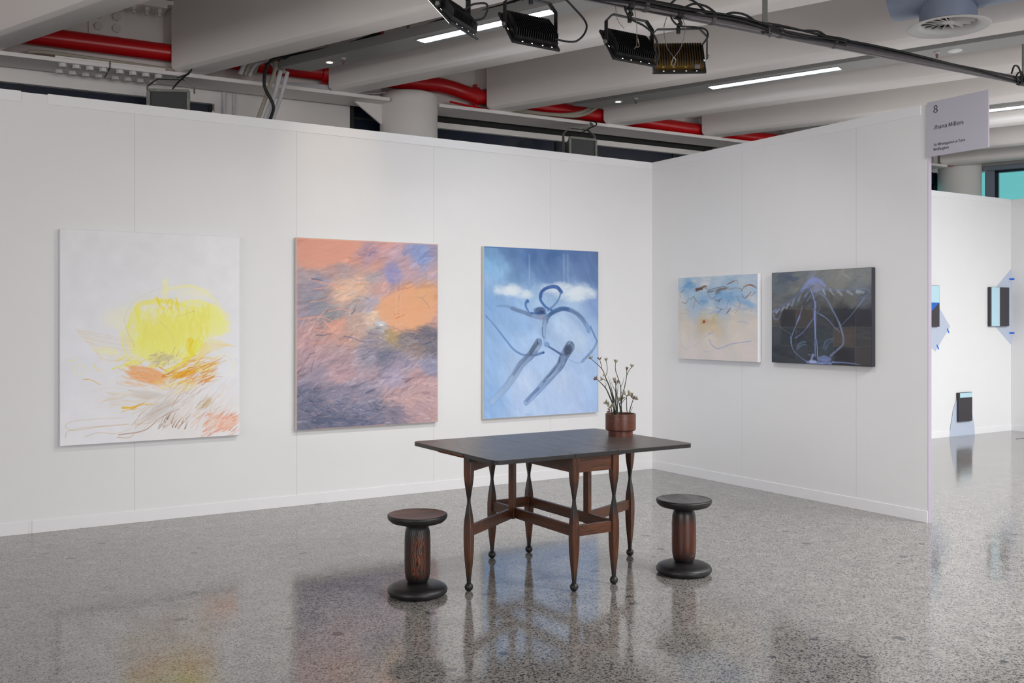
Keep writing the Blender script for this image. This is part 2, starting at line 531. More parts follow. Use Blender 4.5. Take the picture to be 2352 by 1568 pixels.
bm0, bm1, bc = b_at(2262), b_at(2285), b_at(2250)
hd = MB(); ebox(hd, bm0-.25, 14, 0, .2, 3.88, 5.0)
struct(hd.build('wall_end', M['steel_white']))
hd = MB(); ebox(hd, -1, 14, .05, .2, 0, 2.4)
struct(hd.build('wall_end_lower', M['steel_white']))
bl = MB(); ebox(bl, bm0-.02, 14, -.1, 0, 3.86, 3.93); struct(bl.build('trim_9', M['mullion'], bevel=.01))
mu = MB(); ebox(mu, bm0, bm1, .0, .12, 2.4, 3.88); struct(mu.build('trim_10', M['mullion'], bevel=.01))
wc = MB(); ebox(wc, bm0+.12, 10, .08, .1, 2.4, 3.88); o = wc.build('window_4', M['cyan']); struct(o)
fr = MB(); ebox(fr, bm1, bm1+.05, .0, .09, 2.4, 3.86); ebox(fr, bm1, 10, .0, .09, 3.83, 3.865); fr.build('window_frame', M['navy'], o)
wc = MB(); ebox(wc, -1.0, bm0, .08, .1, 2.4, 3.9); struct(wc.build('window_5', M['cyan']))
wc = MB().gbox(8.0, 9.6, .36, .38, 2.2, 3.87); o = wc.build('window_6', M['cyan']); struct(o)
MB().gbox(8.0, 9.075, .30, .35, 3.69, 3.87).gbox(9.14, 9.165, .30, .35, 2.2, 3.87).build('window_frame', M['navy'], o)

# ---------------------------------------------------------------- steel girders, columns, beams
FB, FT = 3.855, 3.893       # bottom flange of the girder
WEB_T = .055


def hexbolt(mb, c, r, h, axis, thread=0, tr=.012):
    mb.lathe(c, [(0, 0), (r, 0), (r, h), (0, h)], 6, axis)
    if thread: mb.lathe(Vector(c)+Vector(axis)*h, [(0, 0), (tr, 0), (tr, thread), (0, thread)], 10, axis)


def girder(s0, s1, label, splice=False):
    t = thing('steel_girder', gp((s0+s1)/2, 0, FB), label, 'girder', None)
    MB().gbox(s0, s1, -.20, .22, FB, FT).build('bottom_flange', M['steel_white'], t, bevel=.004)
    MB().gbox(s0, s1, WEB_T, WEB_T+.03, FT, 4.52).build('web', M['steel_white'], t)
    MB().gbox(s0, s1, -.20, .22, 4.52, 4.56).build('top_flange', M['steel_white'], t)
    if splice:
        # cover plates and their bolts, either side of the joint
        MB().gbox(-3.53, -2.58, -.20, .02, FT, FT+.016).build('cover_plate', M['steel_white'], t, bevel=.002)
        MB().gbox(-3.23, -2.90, WEB_T-.016, WEB_T, 4.06, 4.47).build('splice_plate', M['steel_white'], t, bevel=.002)
        MB().gbox(-3.4, -2.56, -.20, .03, 4.485, 4.52).build('upper_cover_plate', M['steel_white'], t, bevel=.002)
        MB().gbox(-3.075, -3.067, -.21, .2, FB-.003, FT+.02).build('joint_gap', M['dark'], t)
        for k in range(8):
            s = -3.46 + k*.114 + (.03 if k > 3 else 0)
            for tt in (-.145, .11):
                mb = MB(); hexbolt(mb, gp(s-(.01 if tt > 0 else 0), tt, FB), .036, .034, -Z); mb.build('bolt', M['bolt_white'], t, bevel=.002)
        for sx in (-3.145, -2.985):
            for z in (4.18, 4.29, 4.40):
                mb = MB(); hexbolt(mb, gp(sx, WEB_T-.016, z), .041, .022, -Nv); mb.build('bolt', M['bolt_white'], t, bevel=.002)
        for k in range(6):
            mb = MB(); hexbolt(mb, gp(-3.2+k*.115, -.13, 4.485), .034, .04, -Z, .035, .018); mb.build('bolt', M['bolt_white'], t, bevel=.002)
    return t


girder(-9, -.30, 'white steel girder with bolted splice plate, left of the tall round column', True)
girder(.28, 8.75, 'white steel girder running right from the round column towards the booth corner')
g2 = girder(9.6, max(9.7, (beam_start(16.55, .22)-COL).dot(Gv)), 'white steel girder beyond the far round column')

# gusset under the left girder at the column
gus = MB().prism([gp(-.62, .0, FB), gp(-.28, .0, FB), gp(-.28, .0, FB-.24)], Nv*.03)
tag(gus.build('gusset_plate', M['steel_white']), 'white triangular gusset plate under the flange left of the near column', 'plate')


def column(s, label, top=4.02):
    c = gp(s, 0, 0)
    t = thing('round_column', c, label, 'column', 'round white columns')
    MB().lathe(c, [(0, 0), (.315, 0), (.315, top-.03), (.305, top-.01), (.29, top), (0, top)], 64).build('shaft', M['steel_white'], t, smooth=40)
    return t


column(0, 'thick white round column rising behind the partition, above the gap between pink and blue paintings', 3.99)
column(9.3, 'distant white round column beside the cyan window, above the neighbouring booth', 4.3)


def beam(D, label):
    t0 = -.17
    w0, ch = .26, .055
    zt, zb = 4.99, 3.893
    prof = [(D-w0, zt), (D-w0, zb+ch), (D-w0+.008, zb+.030), (D-w0+.035, zb+.006), (D-w0+.05, zb), (D-.012, zb), (D, zb+.012), (D, zt)]
    rings = []
    for L in (0, 15.0):
        rings.append([beam_start(d, t0)+Bv*L+Z*z for d, z in prof])
    mb = MB().loft(rings)
    t = thing('ceiling_beam', beam_start(D-.13, t0)+Z*zb, label, 'beam', 'deep ceiling beams')
    mb.build('beam_body', M['steel_white'], t, smooth=24)
    # narrower end plate that meets the girder web behind the pipe
    a = beam_start(D-.20, t0); b = beam_start(D-.12, t0)
    c = beam_start(D-.20, WEB_T); d = beam_start(D-.12, WEB_T)
    MB().hull8([a+Z*4.15, b+Z*4.15, d+Z*4.15, c+Z*4.15, a+Z*4.97, b+Z*4.97, d+Z*4.97, c+Z*4.97]).build('end_plate', M['steel_white'], t)
    return t


BEAMS = [(2.78, 'white ceiling beam nearest overhead, out of view above the top left corner'),
         (4.23, 'white ceiling beam crossing the top left corner of the photo, darkest underside'),
         (5.80, 'white ceiling beam ending beside the bolted splice, above the red pipe end'),
         (7.21, 'white ceiling beam just beyond the first glowing linear light, passing above the near column'),
         (8.88, 'white ceiling beam directly behind the black floodlights, right of the red pipe elbow'),
         (10.32, 'white ceiling beam just beyond the long central linear light and small warm downlight'),
         (11.70, 'white ceiling beam ending above the booth corner at the rightmost red pipe stub'),
         (13.1, 'white ceiling beam seen behind the top of the gallery sign'),
         (14.63, 'white ceiling beam seen just right of the gallery sign, below the far linear light'),
         (15.9, 'white ceiling beam farthest away, above the distant round column')]
for D, lb in BEAMS[1:]: beam(D, lb)

# ---------------------------------------------------------------- red sprinkler main
pt = thing('sprinkler_pipe', gp(-1, -.06, 4.0), 'thick glossy red sprinkler pipe running along the girder behind the beam ends', 'pipe')
path = [gp(-9, -.06, 4.10)]+[gp(s, -.06, 4.10) for s in (-6, -3, -1.5)]
MB().tube(path+[gp(-.75, -.06, 4.105)], .084, 32).build('pipe_run', M['red'], pt, smooth=40)
bend = catmull([gp(-.75, -.06, 4.105), gp(-.4, -.05, 4.11), gp(0, -.03, 4.125), gp(.32, -.04, 4.135), gp(.5, -.07, 4.11), gp(.64, -.09, 4.075), gp(.8, -.08, 4.055), gp(1.0, -.06, 4.05)], 6)
MB().tube(bend, .082, 32).build('pipe_bend', M['red'], pt, smooth=40)
MB().tube([gp(1.0, -.06, 4.05), gp(2.6, -.06, 4.01), gp(4.1, -.06, 3.985), gp(6.6, -.06, 3.975)], .080, 32).build('pipe_run', M['red'], pt, smooth=40)
for s, z, r in ((-.98, 4.10, .084), (.78, 4.058, .082)):
    cpl = MB().tube([gp(s-.035, -.065, z), gp(s-.03, -.065, z), gp(s+.03, -.065, z), gp(s+.035, -.065, z)], [r+.004, r+.02, r+.02, r+.004], 32)
    for sg in (1, -1): cpl.bar(gp(s, -.065, z+sg*(r+.01)), gp(s, -.065, z+sg*(r+.045)), .05, .035, Gv)
    cpl.build('coupling', M['red'], pt, smooth=40)
for s in (4.1,):
    MB().tube([gp(s-.012, -.06, 3.985), gp(s+.012, -.06, 3.985)], .084, 32).build('pipe_clamp', M['galv'], pt, smooth=40)
mb = MB().tube([gp(-3.95, -.10, 4.03), gp(-3.95, -.12, 3.985)], .008, 8)
mb.lathe(gp(-3.95, -.12, 3.955), [(0, 0), (.014, .005), (.018, .016), (.014, .03), (0, .035)], 12); mb.build('drain_plug', M['red'], pt)
# thinner red line lying on the flange
tag(MB().tube([gp(-9, .0, 3.91), gp(-1.0, -.02, 3.91), gp(-.45, -.05, 3.93)], .013, 10).build('fire_cable', M['red']), 'thin red cable lying on the left girder flange', 'cable')
tag(MB().tube(catmull([gp(.45, -.1, 3.95), gp(.8, -.12, 3.915), gp(1.3, -.1, 3.91), gp(4.5, -.1, 3.91), gp(9, -.1, 3.91)]), .012, 10).build('fire_cable', M['red']), 'thin red cable lying on the right girder flange', 'cable')
tag(MB().tube(catmull([gp(-3.75, -.15, 3.925), gp(-3.6, -.14, 3.94), gp(-3.2, -.14, 3.935), gp(-2.5, -.14, 3.92)]), .018, 12).build('beige_conduit', M['conduit_beige']), 'beige conduit lying on the bolted girder flange below the red pipe', 'conduit')
for k in range(4):
    o = MB().tube(catmull([gp(-1.75, -.10-.01*k, 3.905), gp(-1.3, -.13+.02*k, 3.915+.012*k), gp(-.9, -.12, 3.91+.015*k), gp(-.5, -.1+.03*k, 3.93+.01*k), gp(-.2, -.05, 4.0)]), .009, 8).build('white_cable', M['conduit'])
    tag(o, 'white cable lying on the flange beside the red pipe coupling', 'cable', 'white cables on the left flange')
for k in range(2):
    o = MB().tube(catmull([gp(1.0, -.12, 3.93+.03*k), gp(1.7, -.16, 3.93), gp(2.1, -.22, 3.95+.03*k), gp(2.25, -.45, 4.05+.04*k)]), .022, 12).build('grey_conduit', M['conduit_beige'])
    tag(o, ('lower', 'upper')[k]+' grey flexible conduit swooping from the girder to the second trough end', 'conduit', 'grey conduits at the second trough')

# vertical red dropper seen in the gap, small blue rod
q = beam_start(6.75, -1.1)
tag(MB().tube([q+Z*4.15, q+Z*4.95], .03, 16).build('sprinkler_dropper', M['red']), 'short vertical red pipe behind the first grey trough', 'pipe')
q = beam_start(6.85, -2.4)
tag(MB().tube([q+Z*4.2, q+Bv*.35+Z*4.5], .008, 8).build('blue_rod', painted('blue_rod', srgb(30, 40, 120), .4)), 'thin blue rod slanting against the beam above the first trough', 'rod')

# conduits coming down from the first trough end
cb = beam_start(6.42, -.42)-Gv*.11
for k, (dx, mt, nm, lb, r) in enumerate(((-.07, 'conduit_beige', 'conduit', 'beige conduit dropping behind the partition, leftmost of the cluster', .02), (.0, 'conduit', 'conduit', 'white conduit dropping straight behind the partition, middle of the cluster', .024), (.07, 'conduit', 'conduit', 'white conduit with a bend box dropping behind the partition, right of the cluster', .02))):
    b0 = cb+Gv*(-.06+dx)+Nv*.05
    pts = [b0+Gv*.08+Z*3.98, b0+Gv*.02+Z*3.75, b0-Gv*.10+Z*3.4, b0-Gv*.2+Z*3.0, b0-Gv*.2+Z*1.0]
    if k == 0: pts = [b0+Nv*.25-Gv*.05+Z*3.98, b0+Gv*.0+Nv*.2+Z*4.1, b0+Gv*.1+Z*4.05]+pts[1:]
    tag(MB().tube(catmull(pts, 5), r, 14).build(nm, M[mt], smooth=50), lb, 'conduit')
for k in range(3):
    b0 = cb+Gv*(-.22+.05*k)+Nv*(.12+.03*k)
    o = MB().tube(catmull([b0-Gv*.14+Z*3.92, b0-Gv*.08+Z*4.04, b0+Gv*.04+Z*4.10, b0+Gv*.16+Z*4.08, b0+Gv*.22+Z*4.0]), .022, 12).build('conduit_loop', M['conduit_beige' if k % 2 else 'conduit'])
    tag(o, 'looped conduit bend over the red pipe at the first trough end', 'conduit', 'looped conduits at the first trough')
b0 = cb-Gv*.02-Nv*.06
tag(MB().tube(catmull([cb+Bv*1.3+NBv*.06+Z*4.13, cb+Bv*.8+NBv*.06+Z*4.09, cb+Bv*.4+NBv*.04+Z*4.10, cb+Bv*.1+Z*4.09, b0-Gv*.1+Z*4.02, b0-Gv*.15+Z*3.8, b0-Gv*.06+Z*3.6, b0-Gv*.1+Z*3.4, b0+Gv*.0+Z*3.15, b0+Z*2.6], 6), .016, 12).build('black_cable', M['blackcable']), 'thick black cable wandering off the first trough and down behind the partition', 'cable')

# conduits on the hall wall behind
for k in range(2):
    o = MB().tube([gp(-1.93+.1*k, .27, 1.0), gp(-1.93+.1*k, .27, FB)], .02-.006*k, 12).build('wall_conduit', M['conduit'])
    tag(o, ('wide' if k == 0 else 'thin')+' white vertical conduit on the hall wall left of the conduit cluster', 'conduit')

# ---------------------------------------------------------------- troughs with linear lights, downlights, sprinklers
TZ = 4.0


def trough(D0, D1, label, L=14):
    t = thing('lighting_trough', beam_start((D0+D1)/2, -.42)+Z*TZ, label, 'lighting trough', 'grey lighting troughs between beams')
    a, b = beam_start(D0, -.42), beam_start(D1, -.42)
    MB().hull8([a+Z*TZ, b+Z*TZ, b+Bv*L+Z*TZ, a+Bv*L+Z*TZ, a+Z*(TZ+.085), b+Z*(TZ+.085), b+Bv*L+Z*(TZ+.085), a+Bv*L+Z*(TZ+.085)]).build('trough_body', M['trough'], t)
    for k in range(3):
        m = beam_start((D0+D1)/2, -.42)+Bv*(1.5+3.5*k)
        MB().bar(m+Z*(TZ+.085), m+Z*5.0, .04, .006, Bv).build('hanger', M['galvdull'], t)
    return t


def along(u, D):
    k = (u-1176)/FPX; Y = D/(k*math.cos(bA)+math.sin(bA)); return cw(k*Y, Y)


def linear_light(D0, D1, ua, ub, label):
    a, b = along(ua, D0), along(ub, D0)
    L = (b-a).length; w = NBv*(D1-D0)
    t = thing('linear_light', (a+b+w)/2+Z*(TZ-.004), label, 'light', 'recessed linear lights')
    MB().prism([a+Z*(TZ-.002), a+w+Z*(TZ-.002), b+w+Z*(TZ-.002), b+Z*(TZ-.002)], (0, 0, .012)).build('diffuser', M['strip'], t)
    f = MB()
    for p, q in ((a, b), (a+w, b+w)): f.bar(p+Z*(TZ-.002), q+Z*(TZ-.002), .008, .008)
    for p, q in ((a, a+w), (b, b+w)): f.bar(p+Z*(TZ-.002), q+Z*(TZ-.002), .008, .008)
    f.build('frame', M['trough'], t)
    return t


tr1 = trough(6.32, 6.60, 'grey lighting trough, first from the left, its end above the conduit cluster')
tr2 = trough(9.41, 9.72, 'grey lighting trough, middle one, carrying the smoke detector')
trough(12.38, 12.68, 'grey lighting trough farthest right, behind the gallery sign')
linear_light(6.40, 6.52, 955, 1262, 'glowing cool white linear light behind the left pair of black floodlights')
linear_light(9.50, 9.63, 1625, 1925, 'glowing cool white linear light in the middle trough, seen whole')
linear_light(12.45, 12.60, 2240, 2520, 'glowing cool white linear light cut off by the right edge behind the sign')


def downlight(p, label):
    t = thing('downlight', p+Z*(TZ-.006), label, 'light', 'small warm downlights')
    MB().lathe(p+Z*(TZ-.006), [(.030, .006), (.030, .002), (.048, 0), (.052, .006)], 32).build('trim_ring', M['diffuser'], t, smooth=40)
    MB().lathe(p+Z*(TZ-.004), [(0, 0), (.030, 0), (.030, .004), (0, .004)], 24).build('lamp', M['warm'], t)


def sprinkler(p, par):
    t = bpy.data.objects.new('sprinkler_head', None); C.objects.link(t); t.empty_display_size = .05
    t.parent = par; t.location = p+Z*(TZ-.055)-par.location
    MB().lathe(p+Z*(TZ-.01), [(.012, -.01), (.02, 0), (.03, .004), (.03, .01), (0, .01)], 20).build('escutcheon', M['diffuser'], t, smooth=40)
    f = MB()
    for sx in (-1, 1): f.tube([p+Gv*sx*.009+Z*(TZ-.015), p+Gv*sx*.014+Z*(TZ-.035), p+Gv*sx*.004+Z*(TZ-.055)], .003, 8)
    f.build('yoke_arms', M['galv'], t)
    MB().tube([p+Z*(TZ-.02), p+Z*(TZ-.05)], .003, 8).build('glass_bulb', M['red'], t)
    MB().lathe(p+Z*(TZ-.058), [(0, 0), (.014, 0), (.014, .003), (0, .003)], 16).build('deflector', M['galv'], t)


dl1, dl2 = along(757, 6.47), along(1420, 9.55)
downlight(dl1, 'small warm downlight at the left end of the first trough')
downlight(dl2, 'small warm downlight in the middle trough above the booth corner')
sprinkler(along(788, 6.44), tr1)
sprinkler(along(1460, 9.52), tr2)
sprinkler(along(2152, 9.54), tr2)
p = along(2193, 9.58)
t = thing('smoke_detector', p+Z*(TZ-.012), 'flat white smoke detector with tiny green light on the middle trough', 'smoke detector')
MB().lathe(p+Z*(TZ-.012), [(0, 0), (.045, 0), (.062, .006), (.064, .012)], 36).build('housing', M['trimw'], t, smooth=40)
MB().lathe(p+Z*(TZ-.0135), [(0, 0), (.004, 0), (.004, .003)], 10).build('indicator', M['greenled'], t)

# ---------------------------------------------------------------- air duct and round diffuser
dc = along(2178, 7.88)
t = thing('air_duct', dc+Z*3.85, 'blue-grey round air duct in the top right corner', 'air duct')
a = along(2052, 7.88)+Z*4.12; b = a+Bv*7
MB().tube([a, b], .26, 48).build('duct_body', M['duct'], t, smooth=40)
for L in (.28, .62, 1.6, 2.0, 2.4):
    MB().tube([a+Bv*(L-.006), a+Bv*(L+.006)], .266, 48).build('seam_ring', M['duct'], t, smooth=40)
t = thing('air_diffuser', dc+Z*3.74, 'round white swirl air diffuser on a blue-grey neck below the duct', 'air diffuser')
MB().lathe(dc, [(.205, 3.775), (.205, 3.90), (.195, 3.95), (.13, 4.05)], 56).build('neck', M['duct'], t, smooth=60)
MB().lathe(dc, [(.206, 3.775), (.298, 3.742), (.292, 3.738), (.225, 3.748), (.20, 3.765), (.19, 3.80)], 72).build('flared_rim', M['diffuser'], t, smooth=60)
MB().lathe(dc, [(0, 3.805), (.19, 3.805), (.19, 3.81), (0, 3.81)], 40).build('back_plate', M['dark'], t)
MB().lathe(dc, [(0, 3.775), (.045, 3.775), (.05, 3.785), (0, 3.79)], 28).build('hub', M['diffuser'], t)
for k in range(16):
    an = 2*math.pi*k/16; d = Vector((math.cos(an), math.sin(an), 0))
    MB().bar(dc+d*.045+Z*3.785, dc+d*.19+Z*3.785, .006, .022, Z+d.cross(Z)*.9).build('vane', M['diffuser'], t)

# ---------------------------------------------------------------- scaffold pipe with hangers, cables
PZ, PT = 3.58, -4.67


def pp(u, dt=0, dz=0):
    k = (u-1176)/FPX
    # point of the pipe axis seen in direction u
    base = COL+Nv*PT; c0 = base-Vector((CAM.x, CAM.y, 0))
    fw = cd(0, 1); rt = cd(1, 0)
    # (c0+G s).rt = k (c0+G s).fw
    s = (k*c0.dot(fw)-c0.dot(rt))/(Gv.dot(rt)-k*Gv.dot(fw))
    return base+Gv*s+Nv*dt+Z*(PZ+dz), s


def ps(s, dt=0, dz=0): return COL+Nv*(PT+dt)+Gv*s+Z*(PZ+dz)


S0 = pp(930)[1]; S1 = pp(2350)[1]
t = thing('scaffold_pipe', ps((S0+S1)/2), 'long dull steel scaffold pipe hung across the ceiling carrying the black floodlights', 'pipe')
MB().tube([ps(S0-1.5), ps(S1+.15)], .0315, 28).build('pipe_tube', M['galv'], t, smooth=40)
for u in (1481, 1634, 1790, 1914):
    s = pp(u)[1]
    MB().tube([ps(s-.014, 0, .006), ps(s+.014, 0, .006)], .0395, 24).build('cable_tie', M['strap'], t, smooth=40)
s = pp(1757)[1]
MB().bar(ps(s, 0, .03), ps(s, 0, .42), .045, .008, Nv).build('hanger_bar', M['galvdull'], t, bevel=.001)
cl = MB().tube([ps(s, -.02, .05), ps(s, -.045, .0), ps(s, -.045, -.06)], .006, 8)
cl.bar(ps(s-.03, -.03, .035), ps(s+.03, -.03, .035), .02, .01); cl.bar(ps(s-.045, -.03, -.035), ps(s+.03, -.03, -.03), .022, .01)
cl.lathe(ps(s, -.045, -.05), [(0, 0), (.012, 0), (.012, .012), (0, .012)], 6)
cl.build('swivel_clamp', M['galv'], t)
s = S1
MB().bar(ps(s+.02, 0, -.04), ps(s+.02, 0, .32), .06, .01, Nv).build('hanger_bar', M['galvdull'], t)
MB().tube([ps(s-.05), ps(s+.1)], .042, 20).build('end_clamp', M['black'], t)

rnd = random.Random(3)
for k in range(5):
    pts = []
    s = S0-1.5; ph = rnd.random()*6; an0 = -.4+k*.5
    while s < S1-.02:
        f = (s-S0)/(S1-S0)
        an = an0+.35*math.sin(s*3.3+ph)+.2*math.sin(s*7.1+ph*2)
        rr = .040+.006*(k % 2)+.012*abs(math.sin(s*2.2+ph))*(1 if f < .62 else .1)
        if f > .62 and k > 1: break
        if f > .62: an = an0*.3+(f-.62)*6.5
        pts.append(ps(s, -math.sin(an)*rr*.8, math.cos(an)*rr)); s += .09
    o = MB().tube(catmull(pts, 3), .0085, 8).build('power_cable', M['blackcable'])
    tag(o, 'black power cable strapped along the scaffold pipe', 'cable', 'cables strapped to the scaffold pipe')
for k, (ua, ub, hh) in enumerate(((1535, 1615, .06), (1660, 1730, .03), (1570, 1640, .035), (1840, 1890, .012))):
    a, b = pp(ua)[1], pp(ub)[1]
    o = MB().tube(catmull([ps(a, -.02, .045), ps(a+(b-a)*.25, -.03, .04+hh), ps(a+(b-a)*.65, -.03, .05+hh*.7), ps(b, -.02, .045)], 6), .008, 8).build('cable_loop', M['blackcable'])
    tag(o, ('tall', 'low flat', 'second tall', 'small rightmost')[k]+' black cable arch rising off the scaffold pipe', 'cable', 'cable arches above the scaffold pipe')
a = pp(2330)[1]
tag(MB().tube(catmull([ps(a-.1, -.04, .03), ps(a-.06, -.04, .10), ps(a, -.04, .09), ps(a+.04, -.04, .0), ps(a, -.04, -.05), ps(a-.03, -.04, .02), ps(a+.03, -.04, .06), ps(a+.08, -.04, .0)], 6), .007, 8).build('coiled_cable', M['blackcable']), 'small black cable coil at the right end of the scaffold pipe', 'cable')
# black cable draped over the first trough behind the lights
tag(MB().tube(catmull([along(950, 6.45)+Z*(TZ+.095), along(990, 6.42)+Z*(TZ+.12), along(1030, 6.42)+Z*(TZ+.125), along(1070, 6.45)+Z*(TZ+.095), along(1110, 6.42)+Z*(TZ+.12), along(1160, 6.42)+Z*(TZ+.13), along(1230, 6.4)+Z*(TZ+.15), along(1290, 6.4)+Z*(TZ+.2)], 6), .011, 8).build('draped_cable', M['blackcable']), 'black cable draped along the top of the first grey trough', 'cable')


# ---------------------------------------------------------------- black LED floodlights
def make_flood():
    t = thing('floodlight', (0, 0, 0), '', 'floodlight', 'black floodlights on the scaffold pipe')
    # local frame: faces +Y, origin at the pipe; yoke pivots at z=-YK
    W, H = .36, .27
    head = bpy.data.objects.new('lamp_head', None)
    b = MB().box(-W/2, W/2, .012, .030, -H/2, H/2); hp = b.build('front_plate', M['black'], t, bevel=.006)
    b = MB()
    b.box(-W/2+.02, W/2-.02, -.012, .012, -H/2+.03, H/2-.02); b.build('back_plate', M['black'], t)
    nf = 19
    for k in range(nf):
        x = -W/2+.028+k*(W-.056)/(nf-1)
        f = MB().prism([(x-.0015, -.01, -H/2+.03), (x-.0015, -.045, -H/2+.06), (x-.0015, -.050, .02), (x-.0015, -.040, H/2-.045), (x-.0015, -.01, H/2-.012)], (.003, 0, 0))
        f.build('fin', M['black'], t)
    g = MB().box(-W/2+.02, W/2-.02, .0305, .033, -H/2+.02, H/2-.02); g.build('lens', M['led'], t)
    for x in (-.105, -.035, .045, .115):
        MB().box(x-.0045, x+.0045, .0105, .0125, -H/2+.009, -H/2+.013).build('vent_slot', M['slot'], t)
    MB().box(-W/2+.006, -W/2+.009, .0105, .0125, -.032, -.018).build('vent_slot', M['slot'], t)
    MB().box(W/2-.009, W/2-.006, .0105, .0125, -.032, -.018).build('vent_slot', M['slot'], t)
    return t


def make_yoke(t, W, Hy, tilt_off=0):
    y = MB(); w = W/2+.012
    pts = [(-w, 0, 0), (-w, 0, Hy-.05), (-w+.045, 0, Hy), (w-.045, 0, Hy), (w, 0, Hy-.05), (w, 0, 0)]
    for a, b in zip(pts, pts[1:]): y.bar(a, b, .03, .005, (0, 1, 0) if False else Vector((b[2]-a[2], 0, -(b[0]-a[0]))))
    return y


flood_spec = [  # direction u, yaw (deg, left of view axis), tilt down, drop below pipe, side shift, label
    (1042, 66, 42, .185, 'black floodlight hanging edge-on, leftmost of the four'),
    (1219, 34, 36, .20, 'black floodlight turned left, second from the left, in front of the linear light'),
    (1446, 32, 34, .20, 'black floodlight turned left with wire safety loop, third from the left'),
    (1558, -2, 32, .215, 'black floodlight facing away with gold-lit fins, rightmost of the four')]
proto = make_flood()
PROTO_KIDS = [k for k in bpy.data.objects if k.parent == proto]
for i, (u, yw, tl, drop, lb) in enumerate(flood_spec):
    P, s = pp(u)
    yaw = -YAW+R(yw)
    zc = P.z-drop-.075
    if i == 0:
        o = proto; kids = PROTO_KIDS
    else:
        o = proto.copy(); C.objects.link(o)
        kids = []
        for k in PROTO_KIDS:
            c = k.copy(); C.objects.link(c); c.parent = o; c.matrix_basis = Matrix(); kids.append(c)
    o['label'] = lb
    o.location = (P.x, P.y, zc); o.rotation_euler = (0, 0, yaw)
    flood_tilt = Matrix.Rotation(-R(tl), 4, 'X')
    for k in kids: k.matrix_basis = flood_tilt
    # yoke (stays upright), hook, bolts
    W = .36; w = W/2+.012; Hy = .185
    y = MB(); pts = [Vector(q) for q in ((-w, 0, -.02), (-w, 0, Hy-.05), (-w+.05, 0, Hy), (w-.05, 0, Hy), (w, 0, Hy-.05), (w, 0, -.02))]
    for a, b in zip(pts, pts[1:]):
        nrm = Vector((b.z-a.z, 0, -(b.x-a.x))).normalized(); y.bar(a, b, .032, .005, nrm)

    def lk(mb, name, mat, **kw):
        ob = mb.build(name, mat, None, origin=(0, 0, 0), **kw); ob.parent = o; ob.location = (0, 0, 0); return ob
    lk(y, 'yoke', M['black'])
    for sx in (-1, 1):
        kb = MB().lathe((sx*(w+.002), 0, 0), [(0, 0), (.013, 0), (.013, .012), (0, .012)], 8, (sx, 0, 0)); lk(kb, 'pivot_bolt', M['galvdull'])
    hz = P.z-zc
    hk = MB().tube(catmull([(0, 0, Hy-.015), (0, 0, Hy+.03), (.02, .0, hz-.07), (.0, .0, hz-.032)], 5), .011, 10)
    hk.tube([(0, 0, Hy-.03), (0, 0, Hy+.012)], .014, 8)
    lk(hk, 'hanging_hook', M['black'], smooth=50)
    c = Vector((0, 0, hz)); gl = Matrix.Rotation(-yaw, 3, 'Z') @ Gv
    ck = MB().tube([c-gl*.02, c+gl*.02], .040, 20); lk(ck, 'pipe_clamp', M['black'], smooth=40)
    cb_ = MB()
    if i == 0: pts_ = [(.1, -.06, -.02), (.14, -.13, .0), (.12, -.16, .07), (.06, -.1, .06), (.02, -.06, .02)]
    elif i == 1: pts_ = [(.12, -.05, -.05), (.26, -.12, -.06), (.36, -.1, .06), (.30, -.04, .18), (.2, -.02, .25), (.1, .02, hz)]
    elif i == 2: pts_ = [(.19, -.05, -.1), (.2, -.06, -.02), (.17, -.05, .08), (.1, -.03, .14), (0, -.02, .17), (-.05, -.02, .22), (-.04, 0, hz)]
    else: pts_ = [(.15, -.05, .06), (.19, -.04, .12), (.18, -.03, .17), (.12, -.02, .19), (0, -.03, .2), (-.05, -.03, .25), (-.04, 0, hz)]
    cb_.tube(catmull(pts_, 6), .0065, 8); lk(cb_, 'power_lead', M['blackcable'], smooth=60)
    if i >= 2:
        dx = -.0 if i == 2 else -.03
        sw = MB()
        if i == 2:
            sw.tube(catmull([(0, -.04, hz), (.0, -.07, .14), (.0, -.075, .07), (.0, -.075, .03)], 5), .0022, 6)
            sw.tube(catmull([(0, -.075, .03), (-.012, -.085, -.02), (-.035, -.09, -.045), (-.02, -.09, -.03), (.01, -.085, -.02), (.004, -.08, .03)], 5), .003, 6)
            sw.tube(catmull([(-.12, 0, hz), (-.14, -.05, .14), (-.1, -.07, .08)], 5), .002, 6)
        else:
            sw.tube(catmull([(-.08, -.02, hz-.03), (-.105, -.07, .17), (-.09, -.085, .05), (-.045, -.1, -.03)], 6), .0024, 6)
            sw.tube(catmull([(.02, -.02, hz-.03), (.035, -.08, .17), (.01, -.09, .05), (-.04, -.1, -.03)], 6), .0024, 6)
            sw.tube(catmull([(-.045, -.1, -.03), (-.03, -.1, -.05), (-.045, -.1, -.085), (-.06, -.1, -.075), (-.045, -.1, -.03)], 6), .004, 6)
        lk(sw, 'safety_wire', M['wire'])
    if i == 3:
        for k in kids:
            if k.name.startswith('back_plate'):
                k.material_slots[0].link = 'OBJECT'; k.material_slots[0].material = painted('bronze_plate', srgb(176, 140, 78), .3, metal=.9, var=.15); k['label'] = 'bronze coloured back plate'  # gold reflection seen on the fins is put into the plate's colour
        lt = MB().box(.10, .135, -.066, -.062, -.10, -.07); lk(lt, 'foil_label', M['galv'])
    # the light itself
    ld = bpy.data.lights.new('flood_lamp', 'AREA'); ld.shape = 'RECTANGLE'; ld.size = .32; ld.size_y = .23
    ld.energy = FLOOD_W*(1.0, .9, 1.0, 1.6)[i]; ld.color = (1.0, .985, .965); ld.spread = R(120)
    lo = bpy.data.objects.new('flood_lamp', ld); C.objects.link(lo); lo.parent = o
